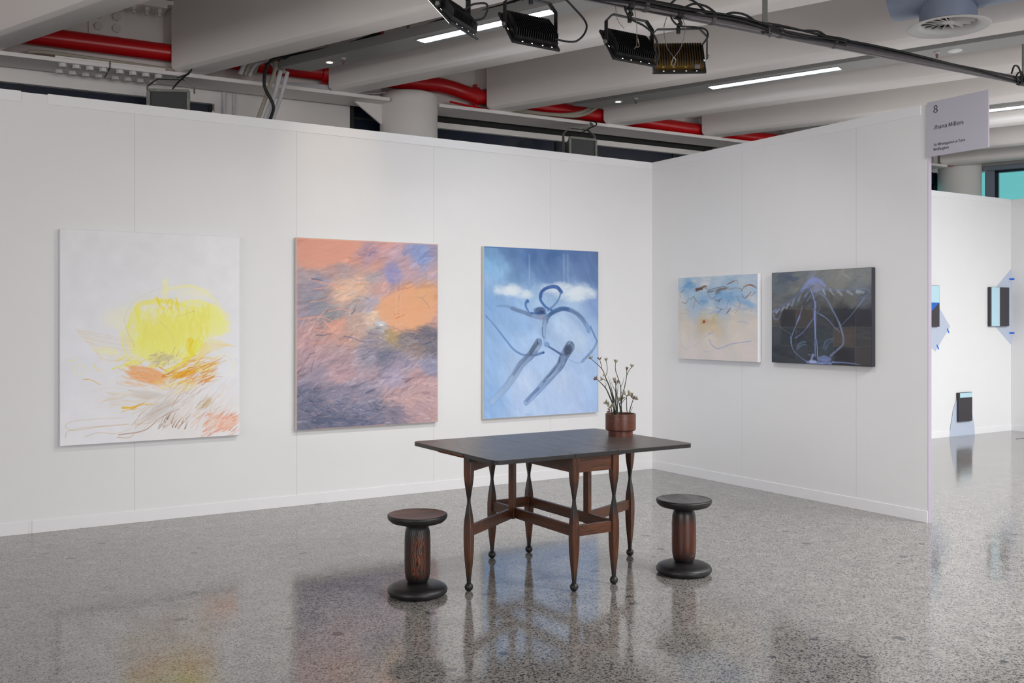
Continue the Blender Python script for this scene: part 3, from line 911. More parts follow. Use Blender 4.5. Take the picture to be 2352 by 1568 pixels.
    # area lights shine along -Z: tip it to shine along local +Y (then tilted down)
    lo.matrix_basis = flood_tilt @ Matrix.Translation((0, .08, -.02)) @ Matrix.Rotation(R(90-FLOOD_TIP), 4, 'X')

# added fill lamps for the neighbouring booth, without fixtures, outside the frame
for loc, tgt, e in (((4.0, -3.2, 3.6), (5.0, 0.1, 0.8), 60), ((3.2, -5.0, 3.6), (6.5, -2.0, .8), 40)):
    ld = bpy.data.lights.new('booth_lamp', 'AREA'); ld.shape = 'RECTANGLE'; ld.size = .4; ld.size_y = .25; ld.energy = e*BOOTH_K
    lo = bpy.data.objects.new('booth_lamp', ld); C.objects.link(lo); lo.location = loc
    lo.rotation_euler = (Vector(tgt)-Vector(loc)).to_track_quat('-Z', 'Y').to_euler()

# unseen lamps added right of the viewpoint to brighten the aisle floor
for loc, tgt in (((-1.2, -6.6, 3.8), (-1.0, -5.4, 0)), ((2.2, -6.2, 3.8), (2.0, -5.2, 0)), ((5.2, -5.2, 3.8), (5.0, -4.0, 0)), ((1.0, -9.0, 3.8), (1.0, -8.5, 0)), ((5.0, -8.6, 3.8), (5.0, -8.0, 0)), ((9.0, -4.0, 3.8), (9.0, -3.5, 0))):
    ld = bpy.data.lights.new('aisle_lamp', 'AREA'); ld.shape = 'RECTANGLE'; ld.size = 1.2; ld.size_y = .5; ld.energy = 60*AISLE_K; ld.spread = R(140)
    lo = bpy.data.objects.new('aisle_lamp', ld); C.objects.link(lo); lo.location = loc
    lo.rotation_euler = (Vector(tgt)-Vector(loc)).to_track_quat('-Z', 'Y').to_euler()

# large fill lights added out of view, right behind and left, to lift the beams
ld = bpy.data.lights.new('window_daylight', 'AREA'); ld.shape = 'RECTANGLE'; ld.size = 6.0; ld.size_y = 2.4; ld.energy = 330; ld.color = (1.0, .98, .97)
lo = bpy.data.objects.new('window_daylight', ld); C.objects.link(lo); lo.location = cw(6.5, -5, 2.2)
lo.rotation_euler = (cw(1.5, 9, 4.6)-lo.location).to_track_quat('-Z', 'Y').to_euler()
ld = bpy.data.lights.new('window_daylight', 'AREA'); ld.shape = 'RECTANGLE'; ld.size = 6.0; ld.size_y = 2.4; ld.energy = 300*LEFT_FILL_K; ld.color = (1.0, .98, .97)
lo = bpy.data.objects.new('window_daylight', ld); C.objects.link(lo); lo.location = (-13.5, -7.5, 2.6)
lo.rotation_euler = (Vector((1.0, 1.0, 4.4))-lo.location).to_track_quat('-Z', 'Y').to_euler()

# warm scallop on the back wall between the first two paintings
ld = bpy.data.lights.new('wall_washer', 'SPOT'); ld.energy = 22; ld.color = (1.0, .80, .56); ld.spot_size = R(34); ld.spot_blend = 1.0; ld.shadow_soft_size = .04
lo = bpy.data.objects.new('wall_washer', ld); C.objects.link(lo); lo.location = (-3.45, -1.5, 4.05)
lo.rotation_euler = (Vector((-3.45, 0, 2.85))-lo.location).to_track_quat('-Z', 'Y').to_euler()

# warm pools from the downlights
for p, e in ((dl1, 22), (dl2, 8)):
    ld = bpy.data.lights.new('downlight_lamp', 'SPOT'); ld.energy = e; ld.color = (1.0, .78, .52); ld.spot_size = R(58); ld.spot_blend = .9; ld.shadow_soft_size = .03
    lo = bpy.data.objects.new('downlight_lamp', ld); C.objects.link(lo); lo.location = p+Z*(TZ-.02)
    lo.rotation_euler = (0, 0, 0)


# ---------------------------------------------------------------- grey boxed floodlights on the girder
def grey_fixture(u, label, dz=0, cable=True, yaw=0):
    # mounted on the line 0.26 m in front of the girder
    base_ = gp(0, -.30, 0); c0 = base_-Vector((CAM.x, CAM.y, 0)); k = (u-1176)/FPX; fw, rt = cd(0, 1), cd(1, 0)
    base = base_+Gv*((k*c0.dot(fw)-c0.dot(rt))/(Gv.dot(rt)-k*Gv.dot(fw)))
    t = thing('boxed_floodlight', base+Z*(3.16+dz), label, 'floodlight', 'grey boxed floodlights under the girder')
    f = Matrix.Rotation(R(yaw), 3, 'Z')
    ax = f @ cd(1, 0).normalized(); ay = f @ cd(0, 1).normalized()

    def P(x, y, z): return base+ax*x+ay*y+Z*(z+dz)
    W, H, Dp = .36, .34, .16
    MB().hull8([P(-W/2+.03, Dp, 3.16), P(W/2-.03, Dp, 3.16), P(W/2, 0, 3.14), P(-W/2, 0, 3.14), P(-W/2+.03, Dp, 3.42), P(W/2-.03, Dp, 3.42), P(W/2, 0, 3.14+H), P(-W/2, 0, 3.14+H)]).build('housing', M['fixture'], t, bevel=.004)
    fr = MB()
    for a, b in (((-W/2, 3.14), (W/2, 3.14)), ((-W/2, 3.14+H), (W/2, 3.14+H)), ((-W/2, 3.14), (-W/2, 3.14+H)), ((W/2, 3.14), (W/2, 3.14+H))):
        fr.bar(P(a[0], -.008, a[1]), P(b[0], -.008, b[1]), .022, .026, ay if False else Z if a[1] == b[1] else ax)
    fr.build('bezel', M['galvdull'], t)
    MB().hull8([P(-W/2+.01, -.006, 3.15), P(W/2-.01, -.006, 3.15), P(W/2-.01, 0, 3.15), P(-W/2+.01, 0, 3.15), P(-W/2+.01, -.006, 3.14+H-.01), P(W/2-.01, -.006, 3.14+H-.01), P(W/2-.01, 0, 3.14+H-.01), P(-W/2+.01, 0, 3.14+H-.01)]).build('lens', M['mesh_dark'], t)
    yk = MB(); w = W/2+.035
    pts = [P(-w, .08, 3.22), P(-w, .08, 3.54), P(-w+.09, .08, 3.61), P(w-.09, .08, 3.61), P(w, .08, 3.54), P(w, .08, 3.48)]
    for a, b in zip(pts, pts[1:]):
        yk.bar(a, b, .045, .007, (b-a).cross(ay))
    yk.build('yoke', M['galvdull'], t)
    MB().bar(P(0, .08, 3.605), P(.17, .04, 3.655), .03, .008, Z).bar(P(.17, .04, 3.655), P(.17, .10, 3.70), .03, .008, ax).build('mounting_arm', M['galvdull'], t)
    MB().tube(catmull([P(-.02, .1, 3.47), P(.04, .1, 3.56), P(.12, .05, 3.62), P(.19, -.0, 3.66), P(.20, .03, 3.70), P(.17, .1, 3.73)], 6), .008, 8).build('supply_cable', M['blackcable'], t, smooth=60)
    return t


grey_fixture(388, 'grey boxed floodlight peeking above the partition left of the conduits', dz=.20, yaw=7)
grey_fixture(1338, 'grey boxed floodlight peeking above the partition near the booth corner', dz=.175, yaw=28)

# small bracket seen above right wall
tag(MB().bar(gp(4.05, -.3, 3.70), gp(4.75, -.3, 3.82), .03, .02).bar(gp(4.75, -.3, 3.82), gp(4.75, -.2, 3.86), .03, .02).build('support_arm', M['galvdull']), 'thin galvanised arm under the girder just right of the booth corner', 'bracket')

# ---------------------------------------------------------------- table
TX0, TX1, TY0, TY1, TTZ = -3.845, -2.445, -3.275, -2.285, .77
tb = thing('gateleg_table', ((TX0+TX1)/2, (TY0+TY1)/2, 0), 'dark brown oak gateleg table with black top standing between the two stools', 'table')


def round_slab(x0, x1, y0, y1, z0, z1, corners, r=.045):
    """corners: which of the four are rounded (BL,BR,TR,TL)"""
    pts = []
    cs = [((x0, y0), (1, 1), 180), ((x1, y0), (-1, 1), 270), ((x1, y1), (-1, -1), 0), ((x0, y1), (1, -1), 90)]
    for (c, sg, a0), on in zip(cs, corners):
        if not on: pts.append(Vector((c[0], c[1], z0))); continue
        cx, cy = c[0]+sg[0]*r, c[1]+sg[1]*r
        for k in range(7):
            a = R(a0+90*k/6); pts.append(Vector((cx+r*math.cos(a), cy+r*math.sin(a), z0)))
    return MB().prism(pts, (0, 0, z1-z0))


sA, sB = -3.325, -3.020
TT = .024
round_slab(TX0, sA-.0005, TY0, TY1, TTZ-TT, TTZ, (1, 0, 0, 1)).build('left_leaf', M['top'], tb, bevel=.0018)
round_slab(sA+.0005, sB-.0005, TY0, TY1, TTZ-TT, TTZ, (0, 0, 0, 0)).build('centre_top', M['top'], tb, bevel=.0012)
round_slab(sB+.0005, TX1, TY0, TY1, TTZ-TT, TTZ, (0, 1, 1, 0)).build('right_leaf', M['top'], tb, bevel=.0018)
kn = MB()
for k in range(17):
    y = -2.925+k*.0175
    kn.lathe((TX0-.001, y, TTZ-.018), [(0, -.006), (.005, -.006), (.0085, 0), (.005, .006), (0, .006)], 12, (0, 1, 0))
kn.build('carved_grip', M['knuckle'], tb, smooth=50)
MB().box(TX0+.005, TX0+.05, -2.985, -2.945, TTZ-.045, TTZ-TT).build('leaf_stop', M['topedge'], tb, bevel=.003)


def sq(cx, cy, z, h, ch=.22, rot=0):
    """chamfered square ring"""
    p = []
    for i in range(4):
        a0 = R(45+90*i)
        X, Y = math.cos(a0)*math.sqrt(2)*h, math.sin(a0)*math.sqrt(2)*h
        d = h*ch
        sx, sy = (1 if X > 0 else -1), (1 if Y > 0 else -1)
        if i % 2 == 0: p += [(X, Y-sy*d), (X-sx*d, Y)]
        else: p += [(X-sx*d, Y), (X, Y-sy*d)]
    c, s_ = math.cos(rot), math.sin(rot)
    return [Vector((cx+x*c-y*s_, cy+x*s_+y*c, z)) for x, y in p]


LEGZ = [(.040, .0085), (.075, .0105), (.15, .0170), (.22, .0215), (.285, .0232), (.35, .0230), (.40, .0200), (.45, .0140), (.485, .0090), (.505, .0075), (.525, .0090), (.56, .0135), (.60, .0185), (.640, .0218), (.665, .0225), (.746, .0225)]


def leg(cx, cy, rot=0):
    mb = MB().loft([sq(cx, cy, z, h, .14, rot) for z, h in LEGZ])
    o = mb.build('leg', M['legwood'], tb, smooth=28)
    fb = MB().lathe((cx, cy, 0), [(0, 0), (.010, .001), (.019, .008), (.0245, .022), (.0225, .034), (.014, .044), (.009, .047), (0, .047)], 28)
    fb.build('ball_foot', M['charred'], o, smooth=60)
    return o


LX0, LX1, LY0, LY1 = -3.314, -3.034, -3.246, -2.352
for x in (LX0, LX1):
    for y in (LY0, LY1): leg(x, y)
gA_, gB_ = Vector((-3.812, -2.934, 0)), Vector((-2.533, -2.772, 0))
pA, pB = Vector((LX0-.004, -2.612, 0)), Vector((LX1+.004, -2.975, 0))
ra = math.atan2((gA_-pA).y, (gA_-pA).x); rb = math.atan2((gB_-pB).y, (gB_-pB).x)
leg(gA_.x, gA_.y, ra); leg(gB_.x, gB_.y, rb)
for x in (LX0, LX1):
    MB().bar((x, LY0+.02, .335), (x, LY1-.02, .335), .022, .062).build('side_stretcher', M['raily'], tb, bevel=.002)
    MB().bar((x, LY0+.02, .703), (x, LY1-.02, .703), .022, .086).build('side_apron', M['raily'], tb, bevel=.002)
for y in (LY0, LY1):
    MB().bar((LX0+.02, y, .335), (LX1-.02, y, .335), .022, .062).build('end_stretcher', M['railx'], tb, bevel=.002)
    MB().bar((LX0+.02, y, .703), (LX1-.02, y, .703), .022, .086).build('end_apron', M['railx'], tb, bevel=.002)
for g_, p_, rr in ((gA_, pA, ra), (gB_, pB, rb)):
    d = (g_-p_).normalized()
    MB().loft([sq(p_.x+d.x*.012, p_.y+d.y*.012, z, .0185, .1, rr) for z in (.30, .744)]).build('gate_post', M['post'], tb)
    MB().bar(p_+d*.03+Z*.335, g_-d*.018+Z*.335, .022, .062).build('gate_stretcher', M['railx'], tb, bevel=.002)
    MB().bar(p_+d*.03+Z*.703, g_-d*.018+Z*.703, .022, .075).build('gate_rail', M['railx'], tb, bevel=.002)


# ---------------------------------------------------------------- stools
def stool(x, y, label, seatm, colm, sc=1.0):
    t = thing('stool', (x, y, 0), label, 'stool', 'turned wooden stools beside the table')
    b = [(0, 0), (.130, 0), (.150, .004), (.163, .016), (.166, .030), (.158, .045), (.135, .057), (.095, .066), (.05, .070), (0, .071)]
    MB().lathe((x, y, 0), [(r*sc, z) for r, z in b], 72).build('base', M['charred'], t, smooth=50)
    c = [(0, .060), (.045, .062), (.057, .075), (.066, .095), (.0705, .125), (.072, .19), (.0715, .30), (.069, .345), (.062, .372), (.052, .390), (.045, .397), (0, .40)]
    MB().lathe((x, y, 0), [(r*sc, z) for r, z in c], 64).build('column', colm, t, smooth=50)
    s_ = [(0, .388), (.07, .389), (.115, .394), (.145, .403), (.160, .417), (.1655, .430), (.1655, .438), (.162, .443), (.156, .4445)]
    o = MB().lathe((x, y, 0), [(r*sc, z) for r, z in s_], 72).build('seat', M['charred'], t, smooth=50)
    MB().lathe((x, y, 0), [(r*sc, z) for r, z in [(.156, .4445), (.150, .4425), (.12, .438), (.06, .436), (0, .4355)]], 72).build('seat_surface', seatm, o, smooth=60)
    return t


stool(-4.082, -2.836, 'spool-shaped stool with brown seat and figured orange column, left of the table', M['seat_brown'], M['burl'])
stool(-2.525, -3.273, 'spool-shaped stool with black seat and plain brown column, right of the table', M['seat_black'], M['stoolcol'], 1.0)

# ---------------------------------------------------------------- pot with kangaroo paw
px, py = -2.571, -2.724
pot = thing('wooden_pot', (px, py, TTZ), 'turned reddish-brown wooden pot with stepped foot at the far end of the table top', 'pot')
MB().lathe((px, py, TTZ), [(0, 0), (.079, 0), (.079, .034), (.092, .036), (.098, .042), (.098, .140), (.0975, .1425), (.091, .1425), (.090, .138), (.089, .115), (0, .115)], 64).build('pot_body', M['potwood'], pot, smooth=35)
for k, (ang, z) in enumerate(((-.085, .125), (-.055, .1225))):
    # two small dark holes near the rim facing the viewer
    dirv = cd(math.sin(ang*10.2), -math.cos(ang*10.2))
    MB().lathe(Vector((px, py, TTZ+z))+dirv*.0965, [(0, 0), (.0035, 0), (.0035, .002), (0, .002)], 10, dirv).build('dark_hole', M['ink'], pot)
sl = MB().lathe((px, py, TTZ), [(0, .1155), (.089, .1155), (.086, .119), (.05, .123), (.02, .128), (0, .13)], 32).build('soil', M['soil'])
tag(sl, 'dark soil filling the wooden pot', 'soil', kind='stuff')
pl = thing('kangaroo_paw_plant', (px, py, TTZ+.12), 'wispy flowering plant with thin dark stems growing in the wooden pot', 'plant')
# stems drawn from the crop: crop px -> metres right of pot axis / above rim
K = 6.27/FPX/7.129


def pc(cx_, cy_, dep=0):
    return Vector((px, py, TTZ)) + cd(1, 0)*((cx_-682)*K) + cd(0, 1)*dep + Z*(.141+(1045-cy_)*K)


def branch(pts, r0=.0035, r1=.0018, mat='stem', dep=(0, 0), name='stem'):
    n = len(pts)
    P = catmull([pc(x, y, dep[0]+(dep[1]-dep[0])*i/(n-1)) for i, (x, y) in enumerate(pts)], 5)
    rs = [r0+(r1-r0)*i/(len(P)-1) for i in range(len(P))]
    return MB().tube(P, rs, 7).build(name, M[mat], pl, smooth=60)


rp = random.Random(11)


def flower(x, y, dx, dy, dep, n=7, sz=1.0, mat='petal'):
    """a small paw: finger-like tubes fanning from the stem tip"""
    mb = MB(); o = pc(x, y, dep)
    for k in range(n):
        a = math.atan2(-dy, dx)+R(rp.uniform(-48, 48)); l = .017*sz*rp.uniform(.7, 1.25)
        d = cd(1, 0)*math.cos(a)+Z*math.sin(a)+cd(0, 1)*rp.uniform(-.5, .5)
        d.normalize(); tip = o+d*l
        mb.tube([o-d*.002, o+d*l*.4, tip], [.0022*sz, .0033*sz, .0022*sz], 6)
        e = (d+Vector((rp.uniform(-.6, .6), rp.uniform(-.6, .6), rp.uniform(-.3, .8)))).normalized()
        mb.tube([tip, tip+e*.006*sz], [.002*sz, .0008], 5)
    return mb.build('flower_cluster', M[mat], pl, smooth=60)


B_ = branch
B_([(600, 1060), (560, 900), (500, 760), (435, 625), (330, 515), (290, 475)], dep=(0, -.03), r0=.006)
B_([(585, 1060), (575, 880), (545, 740), (500, 590), (440, 450), (385, 320), (215, 160)], dep=(.02, .03), r0=.006)
B_([(385, 320), (370, 240), (350, 170)], dep=(.03, .03), r0=.002)
B_([(448, 430), (468, 360), (465, 270), (447, 190)], dep=(.02, .0), r0=.002)
B_([(610, 1060), (600, 900), (555, 750), (520, 600), (475, 440)], dep=(-.02, -.03), r1=.0006, r0=.006)
B_([(480, 540), (430, 495), (395, 475)], dep=(.01, -.02), r0=.002)
B_([(430, 620), (440, 560), (410, 500)], dep=(-.02, -.03), r1=.0006, r0=.002)
B_([(700, 1060), (670, 900), (610, 700), (555, 590), (515, 480)], dep=(.03, .0), r1=.0006, r0=.004)
B_([(705, 1050), (690, 850), (688, 620), (650, 480), (605, 330), (610, 215)], dep=(.0, .03))
B_([(688, 615), (720, 540), (740, 450)], dep=(.01, .0), r1=.0006, r0=.002)
B_([(665, 1050), (700, 780), (740, 600), (770, 430), (770, 340)], dep=(-.02, -.04))
B_([(775, 415), (800, 350), (845, 285)], dep=(-.03, -.05), r0=.002)
B_([(630, 1040), (625, 850), (605, 650), (595, 540), (590, 490)], dep=(.0, -.03))
B_([(620, 800), (640, 640), (645, 530)], dep=(.0, .02), r0=.002, r1=.0008)
B_([(615, 1040), (610, 800), (612, 600), (630, 560)], dep=(.03, .02), r0=.003)
B_([(790, 1060), (772, 980), (768, 850), (762, 745), (730, 715)], dep=(-.04, -.05), r0=.003)
B_([(815, 1050), (850, 920), (880, 820), (890, 790)], dep=(.0, -.02), r0=.003)
B_([(825, 1040), (850, 980), (872, 930)], dep=(-.02, -.03), r0=.002, r1=.0006)
B_([(700, 850), (660, 880), (640, 830)], dep=(-.01, -.02), r0=.002)
B_([(545, 1060), (530, 1000), (510, 920)], dep=(-.03, -.05), r0=.004, r1=.003)
for a in [(215, 160, -15, -35, .03), (350, 170, -5, -35, .03), (447, 185, -5, -30, 0), (290, 480, -30, -20, -.03), (395, 480, -35, -5, -.02), (440, 430, -25, -25, -.01),
          (610, 220, 8, -40, .03), (770, 335, -5, -25, -.04), (848, 285, 8, -35, -.05), (588, 500, -10, -35, -.03), (598, 545, -20, -30, -.03), (632, 555, 5, -30, .02),
          (770, 745, 45, -60, -.05), (800, 720, 20, -40, -.05), (740, 720, -20, -20, -.05), (885, 800, -15, -60, -.02), (870, 760, -10, -30, -.02), (900, 800, 50, 0, -.02),
          (700, 810, 15, -45, -.01), (660, 830, -10, -30, -.02), (455, 870, -35, -30, -.05), (520, 940, -25, -50, -.05), (500, 1000, -35, -25, -.05), (540, 920, 10, -30, -.05), (480, 900, -20, -30, -.05)]:
    flower(*a, n=8, sz=1.0 if a[1] < 700 else 1.15, mat='petal' if rp.random() < .7 else 'petalpink')
B_([(700, 870), (735, 810), (770, 780)], dep=(-.01, -.05), r0=.002, mat='petalpink')

# ---------------------------------------------------------------- sign at the end of the right wall
SY0, SY1, SZ0, SZ1 = -3.640, -3.160, 2.733, 3.140
sg = thing('gallery_sign', (-.007, (SY0+SY1)/2, SZ0), 'lilac-grey hanging sign reading 8 Jhana Millers at the right wall end', 'sign')
MB().box(-.014, .0, SY0, SY1, SZ0, SZ1).build('sign_board', M['sign'], sg, bevel=.001)
MB().box(-.0135, -.0005, SY0-.002, SY0, SZ0, SZ1).build('board_edge', M['edge'], sg)
MB().box(.0, .006, SY1-.012, SY1, SZ0+.02, SZ1-.002).build('bracket', M['dark'], sg)


import os
FONT = os.path.join(bpy.utils.resource_path('LOCAL'), 'datafiles', 'fonts', 'Noto Sans CJK Regular.woff2')      # a typeface that ships with Blender


def text(s, width, y, z, parent, bold=0.0, space=1.0):
    size = .05
    cu = bpy.data.curves.new('lettering', 'FONT'); cu.body = s; cu.size = size; cu.extrude = .0006
    try: cu.font = bpy.data.fonts.load(FONT)
    except Exception: pass
    cu.space_character = space; cu.resolution_u = 6
    o = bpy.data.objects.new('lettering', cu); C.objects.link(o)
    dg = bpy.context.evaluated_depsgraph_get(); me = bpy.data.meshes.new_from_object(o.evaluated_get(dg))
    bpy.data.objects.remove(o)
    x_ = [v.co.x for v in me.vertices]; k_ = width/(max(x_)-min(x_))
    for v in me.vertices: v.co.x *= k_; v.co.y *= k_
    m = bpy.data.objects.new('lettering', me); C.objects.link(m); me.materials.append(M['ink'])
    m.parent = parent
    # the board faces -x ; text runs towards -y
    m.rotation_euler = Euler((R(90), 0, R(-90)))
    off = Vector((0, 0, 0)); p = parent
    while p: off += p.location; p = p.parent
    m.location = Vector((-.0146, y, z))-off
    return m


text('8', .034, -3.211, 3.052, sg)
text('Jhana Millers', .240, -3.213, 2.930, sg)
text('Te Whanganui-a-Tara', .252, -3.213, 2.806, sg)
text('Wellington', .124, -3.213, 2.772, sg)


# ---------------------------------------------------------------- neighbouring booth: small works
def flat(poly, name, mat, parent=None, th=.0015, y=FY):
    return MB().prism([Vector((x, y-.0005, z)) for x, z in poly], (0, -th, 0)).build(name, mat, parent)


flat([(6.522, 2.238), (6.16, 1.977), (6.0, 1.7), (6.16, 1.434), (6.522, 1.192)], 'vinyl', M['vinyl'])
o = bpy.data.objects['vinyl']; o.name = 'paper_triangle'; tag(o, 'grey-blue paper triangle folded into the far corner behind the striped panel', 'paper shape')
o = flat([(4.3, 1.9), (4.851, 1.74), (5.13, 1.443), (4.814, 1.122), (4.45, 1.35)], 'paper_diamond', M['vinyl']); tag(o, 'grey-blue paper diamond taped behind the blue and black panel at the partition edge', 'paper shape')
o = flat([(5.105, .0), (5.12, .08), (5.19, .35), (5.25, .47), (5.57, .47), (5.60, .33), (5.655, .12), (5.668, .0)], 'paper_skirt', M['vinyl'], y=FY-.0062); tag(o, 'grey-blue paper skirt spreading to the floor below the small low panel', 'paper shape')


def panel_art(x0, x1, z0, z1, label, parts, depth=.035):
    t = thing('painted_panel', ((x0+x1)/2, FY-.004, z0), label, 'painting', 'small geometric panels in the far booth')
    MB().box(x0, x1, FY-.004-depth, FY-.004, z0, z1).build('panel_body', M['blackpaint'], t, bevel=.002)
    for poly, m, nm in parts:
        MB().prism([Vector((x, FY-.004-depth, z)) for x, z in poly], (0, -.0012, 0)).build(nm, M[m], t)
    return t


panel_art(5.967, 6.418, 1.446, 1.980, 'panel with pale blue and black vertical halves near the far corner', [([(5.999, 1.448), (6.19, 1.448), (6.19, 1.978), (5.999, 1.978)], 'paleblue', 'blue_field')])
panel_art(4.35, 4.851, 1.444, 1.976, 'panel with pale blue top, cobalt triangle and black field, half hidden by the partition', [([(4.38, 1.755), (4.845, 1.755), (4.845, 1.972), (4.38, 1.972)], 'paleblue', 'blue_field'), ([(4.38, 1.755), (4.845, 1.755), (4.38, 1.32+.12)], 'bluepaint', 'cobalt_triangle')])
panel_art(5.262, 5.561, .19, .572, 'small black panel with pale blue strip, hung low near the floor', [([(5.29, .505), (5.558, .505), (5.558, .568), (5.29, .568)], 'paleblue', 'blue_strip')])
for i, (x, z, a, lb) in enumerate(((6.512, 2.10, 0, 'short blue tape strip at the top of the corner triangle'), (6.512, 1.352, 0, 'short blue tape strip at the bottom of the corner triangle'), (5.085, 1.39, -55, 'short blue tape strip, upper one on the paper diamond'), (4.865, 1.18, -55, 'short blue tape strip, lower one on the paper diamond'))):
    c_, s_ = math.cos(R(a)), math.sin(R(a)); hw, hh = (.045 if i < 2 else .035), .011
    if i < 2: hw = .022
    q = [(-hw, -hh), (hw, -hh), (hw, hh), (-hw, hh)]
    if i < 2:
        x = 6.498
    o = flat([(x+a_*c_-b_*s_, z+a_*s_+b_*c_) for a_, b_ in q], 'tape_strip', M['tape'], None, .001, FY-.002); tag(o, lb, 'tape')
    if i < 2:
        o2 = MB().box(FX-.0025, FX-.001, FY-.05, FY-.003, z-.011, z+.011).build('tape_strip', M['tape']); tag(o2, lb.replace('short blue tape strip', 'blue tape end on the side wall'), 'tape')


# ---------------------------------------------------------------- paintings (brushwork computed stroke by stroke)
class Canvas:
    """colours are sRGB 0..255 on a W x H grid; positions are given in the px of the crop they were read from"""

    def __init__(s, W, H, TL, TR, BR, BL, seed=1):
        s.W, s.H = W, H; s.q = (TL, TR, BR, BL); s.img = np.zeros((H, W, 3)); s.r = np.random.RandomState(seed)
        s.pr = random.Random(seed)
        s.hL, s.hR = BL[1]-TL[1], BR[1]-TR[1]
        s.wpx = (TR[0]+BR[0]-TL[0]-BL[0])/2
        s.Y, s.X = np.mgrid[0:H, 0:W].astype(float)

    def uv(s, x, y):
        TL, TR, BR, BL = s.q
        xl = (TL[0]+BL[0])/2; xr = (TR[0]+BR[0])/2
        ui = (x-xl)/(xr-xl); u = ui*s.hL/(s.hR+ui*(s.hL-s.hR))
        yt = TL[1]+(TR[1]-TL[1])*ui; yb = BL[1]+(BR[1]-BL[1])*ui
        return u*(s.W-1), (y-yt)/(yb-yt)*(s.H-1)

    def k(s): return s.W/s.wpx

    def vnoise(s, x, y, seed=0):
        xi = np.floor(x).astype(np.int64); yi = np.floor(y).astype(np.int64); fx = x-xi; fy = y-yi
        fx = fx*fx*(3-2*fx); fy = fy*fy*(3-2*fy)

        def h(a, b):
            n = (a*374761393+b*668265263+seed*982451653) & 0x7fffffff
            n = ((n ^ (n >> 13))*1274126177) & 0x7fffffff
            return ((n ^ (n >> 16)) & 0xffff)/65535.0
        return (h(xi, yi)*(1-fx)+h(xi+1, yi)*fx)*(1-fy)+(h(xi, yi+1)*(1-fx)+h(xi+1, yi+1)*fx)*fy

    def fbm(s, X, Y, sc, seed=0, ang=0, st=1.0, oc=4):
        c, d = math.cos(R(ang)), math.sin(R(ang)); a = (X*c+Y*d)/sc/st; b = (-X*d+Y*c)/sc; o = 0; amp = 1; tot = 0
        for i in range(oc):
            o = o+amp*s.vnoise(a*2**i+17*i, b*2**i+5*i, seed+i); tot += amp; amp *= .55
        return o/tot

    def field(s, pts, power=3.0, warp=20):
        wx = s.X+(s.fbm(s.X, s.Y, 40, 91)-.5)*2*warp; wy = s.Y+(s.fbm(s.X, s.Y, 40, 57)-.5)*2*warp
        num = 0; den = 0
        for x, y, c in pts:
            gx, gy = s.uv(x, y); w = 1/(((wx-gx)**2+(wy-gy)**2)**(power/2)+40.0)
            num = num+w[..., None]*np.array(c, float); den = den+w
        s.img = num/den[..., None]

    def mottle(s, amt, sc, ang=0, st=1, seed=5):
        s.img *= (1+(s.fbm(s.X, s.Y, sc, seed, ang, st)-.5)*2*amt)[..., None]

    def blob(s, x, y, rx, ry, ang, col, a, soft=.5, ragged=.35, seed=0, st=3, sang=None):
        gx, gy = s.uv(x, y); kk = s.k(); rx *= kk; ry *= kk
        c, d = math.cos(R(ang)), math.sin(R(ang)); m = int(max(rx, ry)*1.7)+2
        x0, x1, y0, y1 = max(0, int(gx-m)), min(s.W, int(gx+m)), max(0, int(gy-m)), min(s.H, int(gy+m))
        if x1 <= x0 or y1 <= y0: return
        X, Y = s.X[y0:y1, x0:x1], s.Y[y0:y1, x0:x1]
        a_ = ((X-gx)*c+(Y-gy)*d)/rx; b_ = (-(X-gx)*d+(Y-gy)*c)/ry
        sa = ang if sang is None else sang
        n = s.fbm(X, Y, 9, seed+3, sa, st)
        q = np.sqrt(a_*a_+b_*b_)+(n-.5)*2*ragged
        m_ = np.clip((1-q)/soft, 0, 1); m_ = m_*m_*(3-2*m_)*a*(.75+.5*s.fbm(X, Y, 3, seed+9, sa, st*2))
        m_ = np.clip(m_, 0, 1)[..., None]
        s.img[y0:y1, x0:x1] = s.img[y0:y1, x0:x1]*(1-m_)+np.array(col, float)*m_

    def stroke(s, pts, w, col, a=1.0, w1=None, soft=.8, dry=.25, seed=None, edge=0, col1=None):
        """w: width in crop px at start, w1 at the end"""
        kk = s.k(); P = [s.uv(*p) for p in pts]; P = [Vector((p[0], p[1], 0)) for p in P]
        if len(P) > 2: P = catmull(P, 6)
        w *= kk; w1 = w if w1 is None else w1*kk
        seed = s.pr.randrange(9999) if seed is None else seed
        m = max(w, w1)/2+3
        x0 = max(0, int(min(p.x for p in P)-m)); x1 = min(s.W, int(max(p.x for p in P)+m)+1)
        y0 = max(0, int(min(p.y for p in P)-m)); y1 = min(s.H, int(max(p.y for p in P)+m)+1)
        if x1 <= x0 or y1 <= y0: return
        X, Y = s.X[y0:y1, x0:x1], s.Y[y0:y1, x0:x1]
        best = np.full(X.shape, 1e9); T = np.zeros(X.shape); O = np.zeros(X.shape); n = len(P)-1; L = 0
        for i in range(n):
            a0, b0 = P[i], P[i+1]; dx, dy = b0.x-a0.x, b0.y-a0.y; l2 = dx*dx+dy*dy+1e-9
            t = np.clip(((X-a0.x)*dx+(Y-a0.y)*dy)/l2, 0, 1)
            ex, ey = X-a0.x-t*dx, Y-a0.y-t*dy; dd = np.hypot(ex, ey); k = dd < best
            best[k] = dd[k]; T[k] = ((i+t)/n)[k]; O[k] = ((ex*dy-ey*dx)/math.sqrt(l2))[k]; L += math.sqrt(l2)
        hw = (w+(w1-w)*T)/2
        cov = np.clip((hw-best)/soft+.5, 0, 1)*np.clip(hw*2+.15, 0, 1)
        br = s.vnoise(O*1.3+50, T*L/14, seed)
        al = cov*a*(1-dry+dry*2*(br-.25))
        al = np.clip(al, 0, 1)[..., None]
        c = np.array(col, float)
